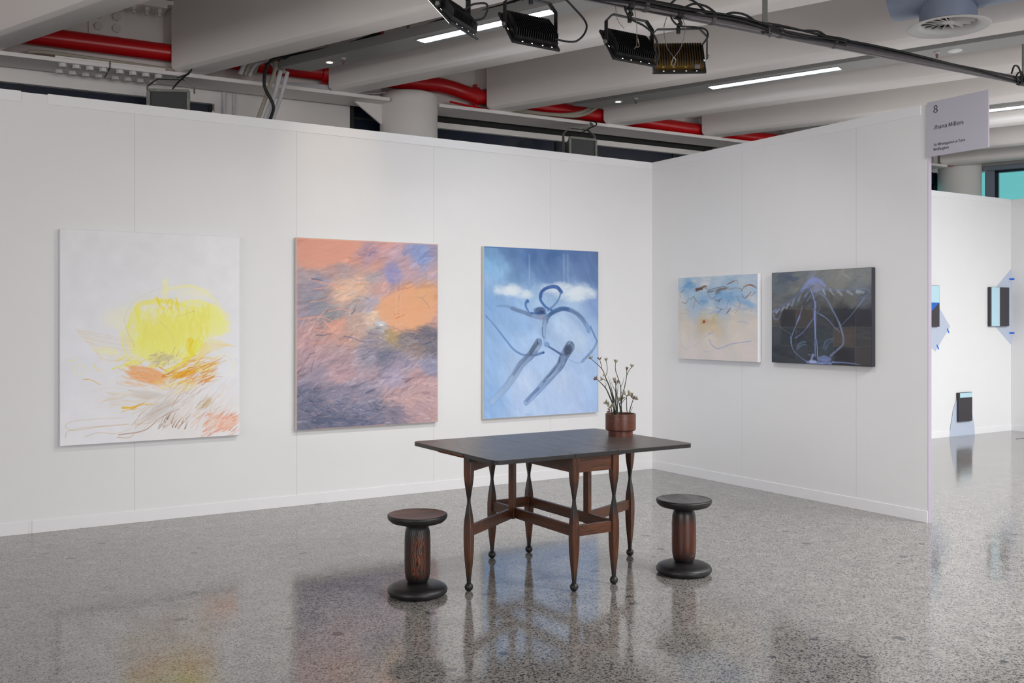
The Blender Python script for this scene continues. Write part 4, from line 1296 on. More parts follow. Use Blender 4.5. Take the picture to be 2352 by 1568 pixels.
        if col1 is not None: c = c*(1-T[..., None])+np.array(col1, float)*T[..., None]
        if edge:
            e = np.clip(best/np.maximum(hw, .5), 0, 1)**3; c = c-(e*edge)[..., None]
        s.img[y0:y1, x0:x1] = s.img[y0:y1, x0:x1]*(1-al)+c*al

    def hatch(s, n, box, ang, dang, ln, w, cols, a, curve=.15, dry=.4, shape=None):
        x0, y0, x1, y1 = box
        for _ in range(n):
            x, y = s.pr.uniform(x0, x1), s.pr.uniform(y0, y1)
            if shape and not shape(x, y): continue
            t = R(ang+s.pr.gauss(0, dang)); l = ln*s.pr.uniform(.5, 1.4); dx, dy = math.cos(t)*l/2, math.sin(t)*l/2
            cx, cy = x-dy*curve*s.pr.uniform(-1, 1), y+dx*curve*s.pr.uniform(-1, 1)
            s.stroke([(x-dx, y-dy), (cx, cy), (x+dx, y+dy)], w*s.pr.uniform(.6, 1.3), s.pr.choice(cols), a*s.pr.uniform(.5, 1.1), w*.3, dry=dry)

    def dabs(s, n, ln, w, a, jit=10, angf=None, box=None):
        """short strokes that pick up the colour beneath them and drag it along"""
        for _ in range(n):
            gx, gy = s.pr.uniform(0, s.W-1), s.pr.uniform(0, s.H-1)
            if box and not (box[0]*s.W <= gx <= box[2]*s.W and box[1]*s.H <= gy <= box[3]*s.H): continue
            c = s.img[int(gy), int(gx)]+s.pr.gauss(0, jit)
            t = R(angf(gx/s.W, gy/s.H)+s.pr.gauss(0, 12)); l = ln*s.pr.uniform(.4, 1.4)*s.W/400
            P = [(gx-math.cos(t)*l/2, gy-math.sin(t)*l/2), (gx+s.pr.uniform(-.15, .15)*l, gy+s.pr.uniform(-.15, .15)*l), (gx+math.cos(t)*l/2, gy+math.sin(t)*l/2)]
            uvs, ks = s.uv, s.k
            s.uv = lambda x, y: (x, y); s.k = lambda: s.W/400.0
            s.stroke(P, w*s.pr.uniform(.5, 1.4), c, a, w*.4, dry=.5); s.uv, s.k = uvs, ks

    def soften(s, sat, con):
        g_ = s.img.mean(2, keepdims=True); s.img = g_+(s.img-g_)*sat; m_ = s.img.mean((0, 1), keepdims=True); s.img = m_+(s.img-m_)*con

    def mesh(s, name, parent, axis, a0, a1, z0, z1, pos, gain=1.0):
        H, W = s.H, s.W
        u, v = np.meshgrid(np.linspace(0, 1, W), np.linspace(0, 1, H))
        co = np.zeros((H*W, 3)); off = parent.location
        A = a0+(a1-a0)*u; Zc = z1+(z0-z1)*v
        if axis == 'x': co[:, 0] = A.ravel(); co[:, 1] = pos
        else: co[:, 1] = A.ravel(); co[:, 0] = pos
        co[:, 2] = Zc.ravel(); co -= np.array(off)
        me = bpy.data.meshes.new(name)
        idx = np.arange(H*W).reshape(H, W)
        f = np.stack([idx[:-1, :-1], idx[1:, :-1], idx[1:, 1:], idx[:-1, 1:]], -1).reshape(-1, 4)
        me.vertices.add(H*W); me.vertices.foreach_set('co', co.ravel().astype(np.float32))
        me.loops.add(f.size); me.loops.foreach_set('vertex_index', f.ravel().astype(np.int32))
        me.polygons.add(len(f)); me.polygons.foreach_set('loop_start', np.arange(0, f.size, 4, dtype=np.int32))
        me.update(calc_edges=True)
        at = me.color_attributes.new('paint', 'FLOAT_COLOR', 'POINT')
        c = np.clip(s.img*gain/255.0, 0, .97); lin = np.where(c <= .04045, c/12.92, ((c+.055)/1.055)**2.4)
        d = np.ones((H*W, 4), np.float32); d[:, :3] = lin.reshape(-1, 3); at.data.foreach_set('color', d.ravel())
        me.materials.append(M['paint']); o = bpy.data.objects.new(name, me); C.objects.link(o); o.parent = parent
        return o


M['paint'] = paint_mat('oil_paint')


def hang(cv, axis, a0, a1, z0, z1, label, body, gain=1.0, depth=.04):
    """stretcher with its canvas; axis x = back wall, y = right wall"""
    off = .006; mid = (a0+a1)/2
    loc = (mid, -off, z0) if axis == 'x' else (-off, mid, z0)
    t = thing('painting', loc, label, 'painting')
    lo, hi = min(a0, a1), max(a0, a1)
    b = MB()
    if axis == 'x': b.box(lo, hi, -off-depth, -off, z0, z1)
    else: b.box(-off-depth, -off, lo, hi, z0, z1)
    b.build('stretched_canvas', M[body], t, bevel=.003)
    cv.mesh('painted_face', t, axis, a0+(.003 if a1 > a0 else -.003), a1-(.003 if a1 > a0 else -.003), z0+.003, z1-.003, -off-depth-.0012, gain)
    return t


# --- yellow sun painting
c1 = Canvas(400, 480, (105, 70), (1270, 112), (1262, 1395), (108, 1470), 4)
wt = (224, 225, 231)
c1.field([(200, 150, (219, 220, 223)), (700, 150, (217, 218, 221)), (1150, 200, (222, 223, 225)), (300, 450, (220, 221, 226)), (1100, 600, (222, 223, 226)), (200, 900, wt), (700, 1200, (222, 221, 222)), (1150, 1000, wt), (200, 1400, (226, 227, 234)), (1100, 1350, (224, 221, 222))], 2.2, 30)
c1.mottle(.02, 30)
Yl, YL, YD = (240, 228, 96), (242, 236, 160), (238, 214, 30)
OR, OC, BR_, PE = (226, 160, 40), (200, 120, 20), (140, 72, 30), (232, 170, 120)
c1.blob(700, 640, 400, 190, 0, (238, 234, 190), .55, 1.0, .3, 1)
c1.blob(420, 640, 150, 110, 0, (236, 232, 190), .35, 1.0, .3, 2)
c1.blob(930, 470, 190, 60, 5, (234, 231, 200), .6, .9, .4, 3)
c1.blob(1000, 640, 200, 130, 10, (242, 234, 130), .95, .55, .2, 4, 4, 10)
c1.blob(1090, 700, 130, 66, 0, (242, 236, 150), .85, .6, .3, 5)
c1.blob(780, 740, 365, 250, 5, (242, 234, 150), .8, .7, .35, 66, 2, 90)
c1.blob(770, 740, 325, 215, 5, (240, 230, 120), .85, .5, .3, 6, 2, 90)
for b in ((600, 640, 60, 30), (720, 600, 50, 24), (560, 740, 40, 50), (860, 850, 50, 36)): c1.blob(*b, 20, (240, 236, 196), .6, .8, .5, b[0])
c1.blob(730, 700, 240, 130, 0, (240, 226, 112), .9, .6, .2, 7)
c1.blob(640, 850, 190, 100, 20, (242, 234, 120), .8, .6, .3, 8)
c1.blob(380, 860, 110, 40, 12, (240, 236, 180), .6, .8, .4, 9)
c1.stroke([(560, 640), (560, 560), (660, 535), (740, 530), (860, 560)], 40, (242, 228, 70), .7, 30, 4, .5)
c1.stroke([(500, 700), (520, 620), (560, 560)], 26, (240, 230, 90), .7, 12, 4, .5)
c1.blob(735, 440, 34, 100, 0, (240, 234, 170), .6, .8, .3, 77)
c1.stroke([(860, 540), (960, 530), (1060, 570), (1130, 650)], 30, (242, 234, 130), .8, 20, 4, .4)
c1.stroke([(760, 450), (900, 430), (1010, 470), (1100, 540), (1120, 600)], 22, (240, 234, 150), .6, 14, 5, .4)
c1.hatch(26, (680, 530, 840, 600), 85, 15, 55, 14, [(232, 208, 40), (240, 216, 60)], .6)
c1.hatch(14, (560, 590, 800, 660), 100, 25, 50, 14, [(240, 238, 200), (240, 232, 150)], .7)
c1.hatch(10, (540, 590, 680, 680), 110, 20, 60, 20, [(228, 226, 206)], .7)
c1.hatch(120, (560, 680, 880, 820), 88, 8, 120, 18, [(240, 228, 116), (238, 224, 92), (242, 232, 128)], .35)
c1.hatch(50, (880, 600, 1040, 760), 92, 10, 110, 18, [(236, 218, 90), (240, 226, 104)], .4)
c1.stroke([(905, 790), (900, 850), (930, 880)], 46, (242, 200, 20), .9, 20, 5, .4)
c1.stroke([(960, 790), (930, 850), (860, 920), (740, 985)], 40, (243, 222, 50), .85, 14, 5, .5)
c1.hatch(26, (890, 800, 1020, 900), 120, 14, 90, 7, [(243, 226, 60), (240, 214, 40), (242, 236, 150)], .8)
c1.hatch(30, (470, 880, 760, 960), -30, 14, 90, 10, [(241, 224, 60), (242, 232, 120), (240, 214, 50)], .7)
c1.stroke([(470, 720), (460, 800), (500, 900), (560, 940)], 14, (242, 232, 110), .7, 6, 3, .4)
c1.blob(720, 900, 110, 42, -5, (200, 190, 140), .75, .7, .5, 11, 3, -30)
c1.hatch(60, (640, 860, 840, 950), -35, 22, 42, 6, [(186, 178, 150), (206, 198, 160), (176, 168, 140)], .7)
c1.stroke([(800, 830), (780, 870)], 8, (190, 180, 120), .5)
c1.blob(620, 1010, 150, 62, 18, PE, .95, .35, .3, 12, 5, 25)
c1.hatch(46, (490, 950, 760, 1080), 25, 10, 90, 9, [(230, 166, 100), (238, 186, 140), (224, 150, 80)], .6)
c1.hatch(30, (470, 1040, 760, 1100), 12, 10, 90, 7, [(236, 200, 170), (230, 180, 130)], .5)
c1.blob(860, 1000, 120, 30, -14, (228, 162, 30), .9, .5, .5, 13, 6, -14)
c1.hatch(90, (750, 940, 1080, 1050), -22, 10, 100, 7, [(226, 150, 20), (236, 178, 40), (206, 116, 20), (240, 206, 60)], .8)
c1.hatch(40, (880, 890, 1110, 960), -20, 8, 120, 6, [(240, 210, 50), (206, 110, 24), (232, 170, 50)], .75)
c1.hatch(34, (880, 980, 1060, 1060), -28, 14, 80, 6, [(196, 104, 40), (232, 184, 150), (216, 130, 70)], .7)
c1.hatch(50, (700, 1040, 960, 1110), -14, 8, 110, 6, [(240, 214, 90), (240, 226, 150), (230, 190, 110)], .6)
for k in range(12):
    y = 720+k*15; c1.stroke([(190+k*12, y), (360, y+32+k), (540, y+70-k*2)], 4, c1.pr.choice([(232, 206, 150), (238, 220, 140), (226, 190, 140)]), .7, 2)
for k in range(16):
    y = 870-k*5; c1.stroke([(930+k*3, 940-k*6), (1060, y-15), (1180+k*4, y-60+k*6)], 5, c1.pr.choice([(240, 230, 150), (232, 190, 120), (240, 216, 110)]), .5, 2)
c1.stroke([(1060, 900), (1140, 870), (1210, 890), (1230, 960), (1200, 1020)], 7, (240, 234, 190), .8, 4)
c1.stroke([(1080, 915), (1150, 890), (1200, 950), (1150, 1010)], 5, (240, 234, 190), .8, 3)
c1.stroke([(180, 970), (190, 1000), (230, 1005), (250, 970), (210, 950), (175, 960)], 7, (240, 232, 170), .7, 4)
c1.stroke([(290, 940), (310, 975), (350, 985)], 6, (240, 222, 90), .8, 3); c1.stroke([(400, 972), (480, 945), (520, 930)], 9, (242, 226, 70), .8, 4)
c1.stroke([(235, 1040), (270, 1042), (300, 1055), (330, 1075)], 6, (226, 170, 90), .9, 4); c1.stroke([(150, 925), (230, 908)], 5, (240, 228, 130), .7, 2)
for k in range(26):
    x, y = c1.pr.uniform(150, 520), c1.pr.uniform(990, 1230); c1.stroke([(x, y), (x+90, y-18), (x+190, y-14)], 3.5, c1.pr.choice([(232, 222, 206), (228, 210, 190), (224, 224, 224)]), .7, 2)
c1.blob(640, 1140, 170, 40, 6, (208, 202, 198), .8, .6, .4, 15, 5, 8)
c1.blob(700, 1240, 150, 55, -28, (204, 198, 196), .9, .5, .35, 16, 5, -35)
c1.hatch(40, (380, 1130, 700, 1200), -8, 12, 100, 5, [(214, 190, 160), (190, 170, 150), (226, 206, 170)], .6)
c1.stroke([(465, 1225), (520, 1222), (570, 1205), (650, 1200)], 15, (240, 186, 40), .95, 5); c1.stroke([(520, 1232), (600, 1190)], 10, (226, 150, 30), .9, 4)
c1.stroke([(455, 1252), (500, 1238), (570, 1230)], 6, (228, 190, 100), .9, 4)
c1.hatch(80, (560, 1160, 900, 1340), -38, 8, 120, 4, [(196, 170, 140), (170, 130, 100), (214, 196, 176)], .6)
c1.hatch(16, (700, 1270, 900, 1340), -55, 10, 60, 6, [(110, 62, 40), (140, 80, 50)], .85)
c1.stroke([(440, 1400), (600, 1370), (700, 1290), (830, 1230)], 6, (150, 100, 74), .8, 3); c1.stroke([(430, 1415), (500, 1418), (540, 1390)], 5, (190, 140, 100), .7, 3)
c1.hatch(150, (780, 1040, 1240, 1300), -42, 8, 130, 3.5, [(214, 190, 160), (196, 150, 110), (226, 206, 186), (180, 120, 90), (232, 220, 200)], .6)
c1.blob(1020, 1190, 60, 30, -40, (196, 174, 130), .6, .6, .5, 17)
c1.hatch(20, (960, 1160, 1060, 1220), -50, 12, 50, 5, [(160, 130, 80), (180, 156, 110)], .7)
c1.blob(1160, 1320, 110, 62, -20, (236, 190, 170), .8, .6, .4, 18, 4, -40)
c1.hatch(110, (1000, 1250, 1262, 1395), -32, 10, 60, 7, [(226, 150, 120), (236, 184, 160), (206, 110, 80), (238, 200, 180)], .7)
c1.hatch(40, (930, 1250, 1120, 1340), -35, 10, 60, 6, [(238, 206, 190), (232, 180, 150)], .6)
c1.hatch(30, (640, 1340, 1000, 1410), -45, 10, 70, 5, [(232, 216, 206), (226, 220, 216)], .5)
for pts in (((500, 1330), (340, 1345), (180, 1370), (135, 1345), (160, 1318), (260, 1300), (460, 1290)), ((135, 1415), (150, 1375), (260, 1350), (420, 1340)), ((240, 1412), (320, 1385), (420, 1392), (520, 1360)), ((520, 1330), (640, 1325))):
    c1.stroke(list(pts), 4.5, (206, 178, 140), .8, 2.5)
for pts, w in ((((935, 592), (850, 620), (790, 640)), 3), (((700, 662), (760, 720), (790, 780), (780, 830)), 2.6), (((540, 830), (490, 720), (478, 640), (520, 550), (620, 480), (740, 435), (820, 408)), 2.2), (((500, 1110), (560, 1120)), 3)):
    c1.stroke(list(pts), w, (190, 170, 110), .8, w*.5)
c1.stroke([(887, 650), (888, 760), (892, 900)], 4, (246, 238, 170), .6, 3)
hang(c1, 'x', -5.546, -4.252, .611, 2.172, 'large white painting with blurred yellow sun over orange brushstrokes, leftmost on back wall', 'canvaswhite', 1.07)

# --- pink and slate sea painting
c2 = Canvas(330, 410, (125, 80), (1152, 127), (1150, 1405), (122, 1467), 9)
SAL, LIL, SLA, ORG, NAV, PNK, GRY = (222, 146, 122), (172, 150, 166), (130, 134, 158), (226, 150, 104), (78, 92, 128), (206, 156, 150), (146, 138, 140)
c2.field([(180, 150, SAL), (350, 130, (224, 150, 126)), (450, 230, SAL), (250, 230, (222, 150, 128)), (620, 200, (180, 140, 156)), (800, 180, (192, 156, 170)), (750, 130, (212, 150, 144)), (1000, 200, (128, 146, 200)), (1120, 170, (150, 140, 170)), (1130, 300, (176, 150, 164)), (900, 300, (186, 150, 160)),
          (200, 330, (170, 150, 156)), (250, 400, (150, 138, 156)), (450, 300, (176, 148, 150)), (650, 280, (210, 150, 136)), (560, 400, (222, 172, 142)), (450, 470, (224, 178, 150)), (640, 340, (166, 152, 160)), (780, 340, (140, 136, 186)), (700, 420, (200, 152, 146)),
          (170, 600, (160, 140, 156)), (230, 560, (134, 136, 154)), (350, 640, (140, 138, 146)), (500, 560, (166, 150, 150)), (620, 560, (170, 160, 178)), (640, 640, (214, 180, 156)), (760, 560, (222, 158, 120)), (900, 520, ORG), (1020, 560, ORG), (1080, 480, (218, 156, 110)), (950, 660, (230, 156, 112)), (820, 700, (228, 158, 116)), (1120, 640, (196, 150, 140)),
          (380, 710, (214, 152, 134)), (250, 740, (186, 146, 144)), (180, 800, (190, 146, 150)), (500, 740, (190, 156, 144)), (700, 700, (176, 176, 184)), (780, 770, (172, 146, 104)), (640, 800, (150, 138, 150)), (450, 820, (196, 150, 140)), (900, 800, (140, 126, 128)), (1050, 780, (116, 108, 122)), (1120, 830, (110, 108, 122)), (980, 880, (150, 130, 128)),
          (200, 930, (178, 146, 156)), (400, 930, (176, 146, 154)), (600, 930, (146, 138, 156)), (750, 940, (120, 118, 140)), (900, 980, (150, 138, 160)), (1080, 1000, (140, 140, 170)), (250, 1080, (152, 136, 156)), (420, 1080, (184, 148, 156)), (600, 1080, (168, 146, 160)), (800, 1080, (160, 146, 172)), (1000, 1080, (186, 146, 148)), (1100, 1180, (186, 150, 154)),
          (200, 1220, (110, 112, 138)), (400, 1200, (130, 124, 148)), (600, 1180, (140, 132, 154)), (800, 1220, (180, 146, 150)), (950, 1250, (190, 152, 152)), (250, 1330, (100, 102, 130)), (450, 1320, (110, 110, 138)), (650, 1310, (110, 112, 140)), (820, 1350, (130, 120, 140)), (1000, 1350, (180, 146, 152)), (1100, 1380, (186, 150, 152)), (300, 1440, (92, 98, 128)), (550, 1430, (104, 106, 134)), (160, 1420, (112, 112, 136))], 4.5, 14)


def ang2(u, v):
    if v < .22: return -18+10*math.sin(u*6)
    if v < .5: return -14+20*math.sin(u*5+v*9)
    if v < .85: return -34+10*math.sin(u*7+v*8)+u*22
    return 6+14*math.sin(u*9)


c2.dabs(2600, 34, 7, .45, 14, ang2)
c2.dabs(1500, 18, 4, .5, 24, ang2, (0, .35, 1, 1))
c2.hatch(260, (130, 950, 1150, 1400), -32, 16, 70, 8, [(206, 158, 150), (120, 118, 146), (160, 146, 170), (196, 152, 152), (104, 108, 140)], .4, .3)
c2.hatch(240, (130, 1210, 850, 1450), 4, 28, 60, 7, [(74, 84, 118), (190, 152, 150), (88, 94, 124), (150, 134, 150), (60, 80, 116)], .55, .4)
c2.hatch(80, (850, 740, 1150, 900), -4, 22, 55, 8, [(88, 84, 104), (176, 140, 124), (110, 104, 118), (70, 78, 110)], .5, .3)
c2.hatch(60, (350, 700, 900, 880), 22, 12, 80, 6, [(150, 138, 146), (212, 160, 136), (92, 104, 140), (206, 156, 140)], .5, .3)
c2.hatch(50, (560, 880, 900, 1000), -30, 20, 60, 9, [(84, 88, 118), (160, 146, 168), (100, 104, 130)], .5)
c2.hatch(30, (820, 260, 1140, 400), -18, 8, 130, 7, [(146, 140, 170), (212, 164, 132), (190, 160, 168)], .5)
c2.blob(300, 175, 330, 110, -18, (224, 150, 126), .85, .25, .16, 81, 4, -18)
c2.blob(900, 590, 262, 150, -6, (228, 160, 116), .85, .22, .2, 82, 3, -10)
c2.blob(1010, 500, 130, 60, -10, (224, 160, 112), .8, .3, .3, 83, 3, -10)
c2.hatch(30, (670, 450, 1120, 720), -25, 14, 110, 14, [(226, 162, 122), (222, 152, 108), (230, 170, 130)], .35)
c2.blob(480, 460, 110, 50, -10, (226, 184, 158), .7, .6, .4, 84, 4, -10)
c2.hatch(90, (160, 300, 700, 640), -12, 16, 90, 7, [(222, 162, 140), (140, 140, 158), (170, 156, 160), (150, 150, 172)], .45)
pk = (226, 152, 132)
for pts, w, w1 in ((((135, 668), (220, 655), (270, 645), (300, 610), (322, 588)), 11, 7), (((280, 650), (330, 668), (350, 680)), 9, 6), (((210, 380), (280, 405), (350, 412), (430, 430)), 9, 5), (((350, 412), (400, 445), (460, 460)), 8, 4), (((230, 450), (300, 440), (350, 425)), 7, 5), (((210, 545), (290, 530), (360, 498)), 7, 4), (((330, 610), (400, 592), (440, 565), (478, 545)), 9, 6), (((425, 595), (480, 610), (540, 640)), 8, 5), (((230, 742), (300, 750), (380, 770)), 8, 5), (((300, 680), (340, 720), (400, 700), (430, 680)), 14, 8), (((240, 840), (320, 825), (380, 790)), 8, 5), (((320, 545), (400, 550), (470, 530)), 6, 4)):
    c2.stroke(list(pts), w, pk, .85, w1, dry=.3)
for pts, w, col in ((((220, 378), (260, 380), (290, 390)), 11, (70, 84, 130)), (((610, 210), (630, 185), (685, 182)), 9, (104, 110, 164)), (((485, 628), (505, 605), (512, 585)), 8, (80, 88, 108)), (((580, 510), (600, 520), (615, 530)), 8, (96, 112, 150)), (((215, 1050), (222, 1000), (235, 965)), 8, (96, 104, 146)), (((690, 945), (740, 930), (770, 912)), 14, (84, 92, 128)), (((490, 1165), (540, 1140), (590, 1115)), 12, (80, 94, 136)), (((590, 1200), (620, 1185), (650, 1175)), 16, (74, 80, 112)), (((250, 780), (290, 785), (340, 770)), 12, (100, 96, 118)), (((860, 1100), (940, 1090), (1000, 1075)), 7, (96, 96, 120)), (((430, 790), (500, 805), (560, 830), (640, 828)), 8, (84, 100, 146)), (((830, 530), (840, 490), (870, 465)), 5, (170, 130, 110)), (((1080, 580), (1050, 545), (1015, 515), (975, 508)), 6, (160, 138, 128)), (((1015, 515), (1040, 500), (1060, 492)), 5, (150, 130, 128)), (((760, 330), (790, 325), (815, 330)), 26, (136, 132, 190)), (((230, 1380), (400, 1390), (600, 1400)), 22, (84, 92, 124)), (((220, 1410), (300, 1415)), 20, (72, 84, 116))):
    c2.stroke(list(pts), w, col, .75, w*.5, dry=.35)
c2.stroke([(808, 660), (840, 648), (880, 634)], 7, (222, 110, 40), 1, 3); c2.stroke([(796, 634), (835, 626)], 4, (222, 110, 50), 1, 3)
c2.blob(700, 695, 60, 22, 10, (190, 196, 210), .7, .6, .3, 5); c2.stroke([(688, 709), (710, 709)], 9, (232, 232, 230), 1, 7)
c2.blob(785, 775, 55, 40, 0, (176, 146, 96), .6, .8, .4, 6)
c2.stroke([(812, 370), (812, 560), (812, 750)], 12, (232, 176, 150), .22, 12, 2, .1); c2.stroke([(845, 390), (845, 580), (843, 745)], 8, (232, 176, 150), .2, 8, 2, .1)
c2.stroke([(468, 640), (468, 780)], 12, (196, 168, 160), .3, 12, 2, .1); c2.stroke([(505, 640), (505, 800)], 9, (196, 168, 160), .3, 9, 2, .1)
c2.stroke([(125, 84), (600, 105), (1150, 130)], 7, (232, 168, 140), .7, 7); c2.stroke([(1148, 140), (1146, 700), (1146, 1400)], 6, (222, 156, 146), .7, 6); c2.stroke([(126, 90), (126, 700), (124, 1460)], 6, (222, 156, 146), .7, 6)
c2.stroke([(230, 1458), (560, 1440), (720, 1428)], 5, (216, 148, 136), .8, 4)
c2.soften(.82, 1.04)
hang(c2, 'x', -3.793, -2.494, .619, 2.192, 'large pink, orange and slate-blue abstract painting, middle of the back wall', 'canvas', 1.05)

# --- blue figure painting
c3 = Canvas(300, 370, (105, 85), (1010, 125), (1002, 1380), (103, 1437), 12)
c3.field([(130, 120, (108, 150, 192)), (300, 120, (84, 118, 166)), (430, 150, (70, 104, 156)), (620, 150, (68, 102, 154)), (800, 160, (82, 110, 160)), (980, 160, (86, 112, 158)), (130, 260, (126, 172, 214)), (220, 280, (134, 176, 214)), (350, 250, (98, 132, 178)), (550, 260, (92, 124, 172)), (750, 270, (100, 130, 176)), (950, 280, (92, 120, 168)), (140, 380, (140, 174, 214)),
          (130, 550, (122, 160, 208)), (300, 560, (138, 172, 214)), (500, 520, (164, 194, 224)), (750, 560, (166, 194, 226)), (980, 540, (128, 156, 204)), (200, 750, (140, 176, 218)), (380, 700, (142, 176, 218)), (420, 850, (160, 190, 226)), (700, 700, (176, 200, 228)), (850, 800, (180, 202, 228)), (950, 750, (156, 184, 222)), (150, 1000, (144, 178, 222)), (350, 1000, (164, 190, 226)), (600, 1000, (170, 194, 230)), (900, 1050, (164, 190, 228)), (150, 1300, (136, 174, 220)), (400, 1150, (180, 200, 232)), (700, 1150, (180, 200, 232)), (950, 1250, (160, 188, 228)), (450, 1350, (176, 198, 232)), (800, 1350, (172, 194, 232))], 2.6, 16)
c3.mottle(.05, 26, 60, 2); c3.mottle(.03, 5, 80, 3, 8)
c3.dabs(500, 40, 14, .3, 8, lambda u, v: 70 if v < .25 else 50)
for x in (430, 738, 705):
    c3.stroke([(x, 150), (x, 300), (x+3, 380)], 14, (170, 194, 218), .35, 14, 4, .3)
for b in ((300, 430, 135, 62), (400, 455, 70, 45), (200, 425, 50, 34), (600, 420, 130, 50), (760, 440, 150, 74), (860, 440, 130, 62), (820, 490, 110, 38), (680, 380, 70, 26), (950, 450, 50, 40)):
    c3.blob(b[0], b[1], b[2]*1.15, b[3]*1.15, 0, (208, 220, 230), .85, .9, .42, int(b[0]), 2)
c3.blob(300, 425, 90, 45, 0, (216, 224, 230), .7, .7, .3, 44); c3.blob(820, 440, 110, 45, 0, (214, 224, 232), .6, .7, .3, 45)
c3.blob(460, 420, 30, 40, 0, (150, 184, 216), .5, .7, .4, 46)
D1, D2, D3 = (60, 84, 128), (36, 78, 148), (92, 116, 152)
c3.stroke([(605, 585), (560, 560), (520, 510), (515, 460), (545, 420), (600, 400), (650, 405), (683, 440)], 16, (58, 100, 160), .95, 26, 1.5, .2, col1=(30, 66, 140))
c3.stroke([(683, 440), (660, 500), (620, 550), (575, 585)], 12, (80, 116, 166), .9, 16, 1.5, .3)
c3.stroke([(520, 480), (530, 440), (570, 410)], 20, (38, 76, 144), .7, 12, 2, .3)
c3.stroke([(195, 552), (270, 556), (360, 590), (460, 628), (540, 640)], 14, (110, 146, 190), .9, 36, 2, .4, col1=(120, 136, 168))
c3.stroke([(300, 572), (380, 600), (440, 622)], 26, (88, 112, 150), .7, 24, 2, .4)
c3.stroke([(570, 640), (620, 595), (700, 572), (780, 590), (850, 640), (900, 700), (920, 745)], 30, (48, 84, 138), .95, 34, 2, .35, col1=(112, 146, 190))
c3.stroke([(600, 612), (680, 578), (740, 575)], 24, (44, 74, 120), .6, 20, 2, .4); c3.stroke([(780, 592), (850, 630), (890, 680)], 14, (96, 104, 122), .6, 10, 2, .4)
c3.blob(510, 590, 55, 34, -5, (60, 86, 132), .9, .5, .3, 61); c3.blob(525, 600, 34, 18, 0, (40, 56, 90), .8, .6, .3, 62); c3.blob(535, 640, 60, 22, 5, (132, 146, 176), .9, .5, .3, 63)
c3.stroke([(425, 598), (405, 560), (402, 530), (415, 510)], 9, (60, 104, 164), .95, 20, 1.5, .2); c3.blob(416, 515, 16, 14, 0, (60, 100, 160), .9, .4, .2, 64)
c3.stroke([(440, 605), (500, 610), (560, 612)], 12, (40, 80, 140), .8, 10)
c3.stroke([(560, 650), (548, 700), (545, 760), (548, 830)], 44, (120, 142, 178), .9, 16, 2, .5, edge=40, col1=(150, 176, 212))
c3.stroke([(568, 650), (570, 690)], 10, (60, 88, 130), .8, 6); c3.stroke([(530, 720), (532, 780), (545, 800)], 10, (76, 100, 140), .7, 8)
c3.blob(565, 855, 34, 26, 20, (110, 142, 190), .8, .6, .3, 66)
c3.stroke([(580, 870), (640, 905), (690, 935)], 12, (60, 86, 136), .9, 16, 1.5, .3)
c3.stroke([(118, 630), (180, 710), (250, 810), (310, 890), (370, 930), (420, 938)], 10, (90, 124, 176), .9, 16, 1.5, .3, edge=10)
c3.stroke([(420, 942), (480, 935), (540, 915)], 14, (64, 96, 148), .95, 16, 1.5, .3); c3.blob(537, 918, 14, 10, 0, (40, 80, 140), .9, .4, .2, 67)
c3.stroke([(500, 840), (450, 925), (370, 1010), (310, 1110), (240, 1210), (158, 1305)], 60, (100, 122, 156), .92, 46, 2, .45, edge=26, col1=(158, 184, 218))
c3.stroke([(492, 845), (462, 880), (440, 920)], 26, (60, 74, 98), .8, 34, 3, .5); c3.stroke([(420, 940), (370, 1000), (310, 1090)], 24, (78, 98, 132), .6, 16, 3, .5); c3.stroke([(500, 868), (478, 900)], 12, (170, 184, 206), .7, 8)
c3.stroke([(520, 828), (510, 855)], 4, (110, 130, 160), .8, 3); c3.stroke([(490, 825), (495, 850)], 8, (50, 60, 84), .9, 5)
c3.stroke([(755, 870), (710, 940), (670, 1020), (590, 1110), (500, 1210), (405, 1310)], 78, (84, 104, 136), .95, 40, 2, .45, edge=26, col1=(130, 160, 204))
c3.blob(738, 895, 38, 46, 20, (58, 72, 96), .9, .45, .3, 68); c3.stroke([(672, 960), (660, 1000), (610, 1070), (540, 1150)], 12, (58, 72, 100), .8, 8, 2, .4)
c3.stroke([(500, 1200), (450, 1250), (410, 1300)], 18, (66, 88, 130), .7, 14, 3, .5); c3.stroke([(560, 1130), (620, 1090)], 10, (200, 210, 228), .3, 8)
c3.stroke([(935, 712), (960, 760), (995, 828)], 14, (90, 124, 176), .9, 12, 1.5, .3); c3.stroke([(995, 828), (960, 890), (905, 945), (860, 988)], 14, (110, 136, 176), .9, 20, 1.5, .4, edge=20)
c3.stroke([(860, 990), (820, 998), (780, 985), (740, 965)], 12, (140, 170, 210), .9, 8, 2, .3)
c3.stroke([(105, 90), (500, 108), (1008, 128)], 6, (70, 110, 166), .8, 6); c3.stroke([(1006, 140), (1000, 700), (998, 1375)], 5, (130, 160, 206), .5, 5); c3.stroke([(107, 100), (106, 700), (105, 1430)], 6, (110, 152, 200), .7, 6)
c3.blob(420, 1405, 60, 16, 10, (140, 168, 210), .6, .8, .4, 69)
hang(c3, 'x', -2.027, -.722, .618, 2.195, 'large pale blue painting with looping dark brushed figure, right on the back wall', 'canvas', 1.06)

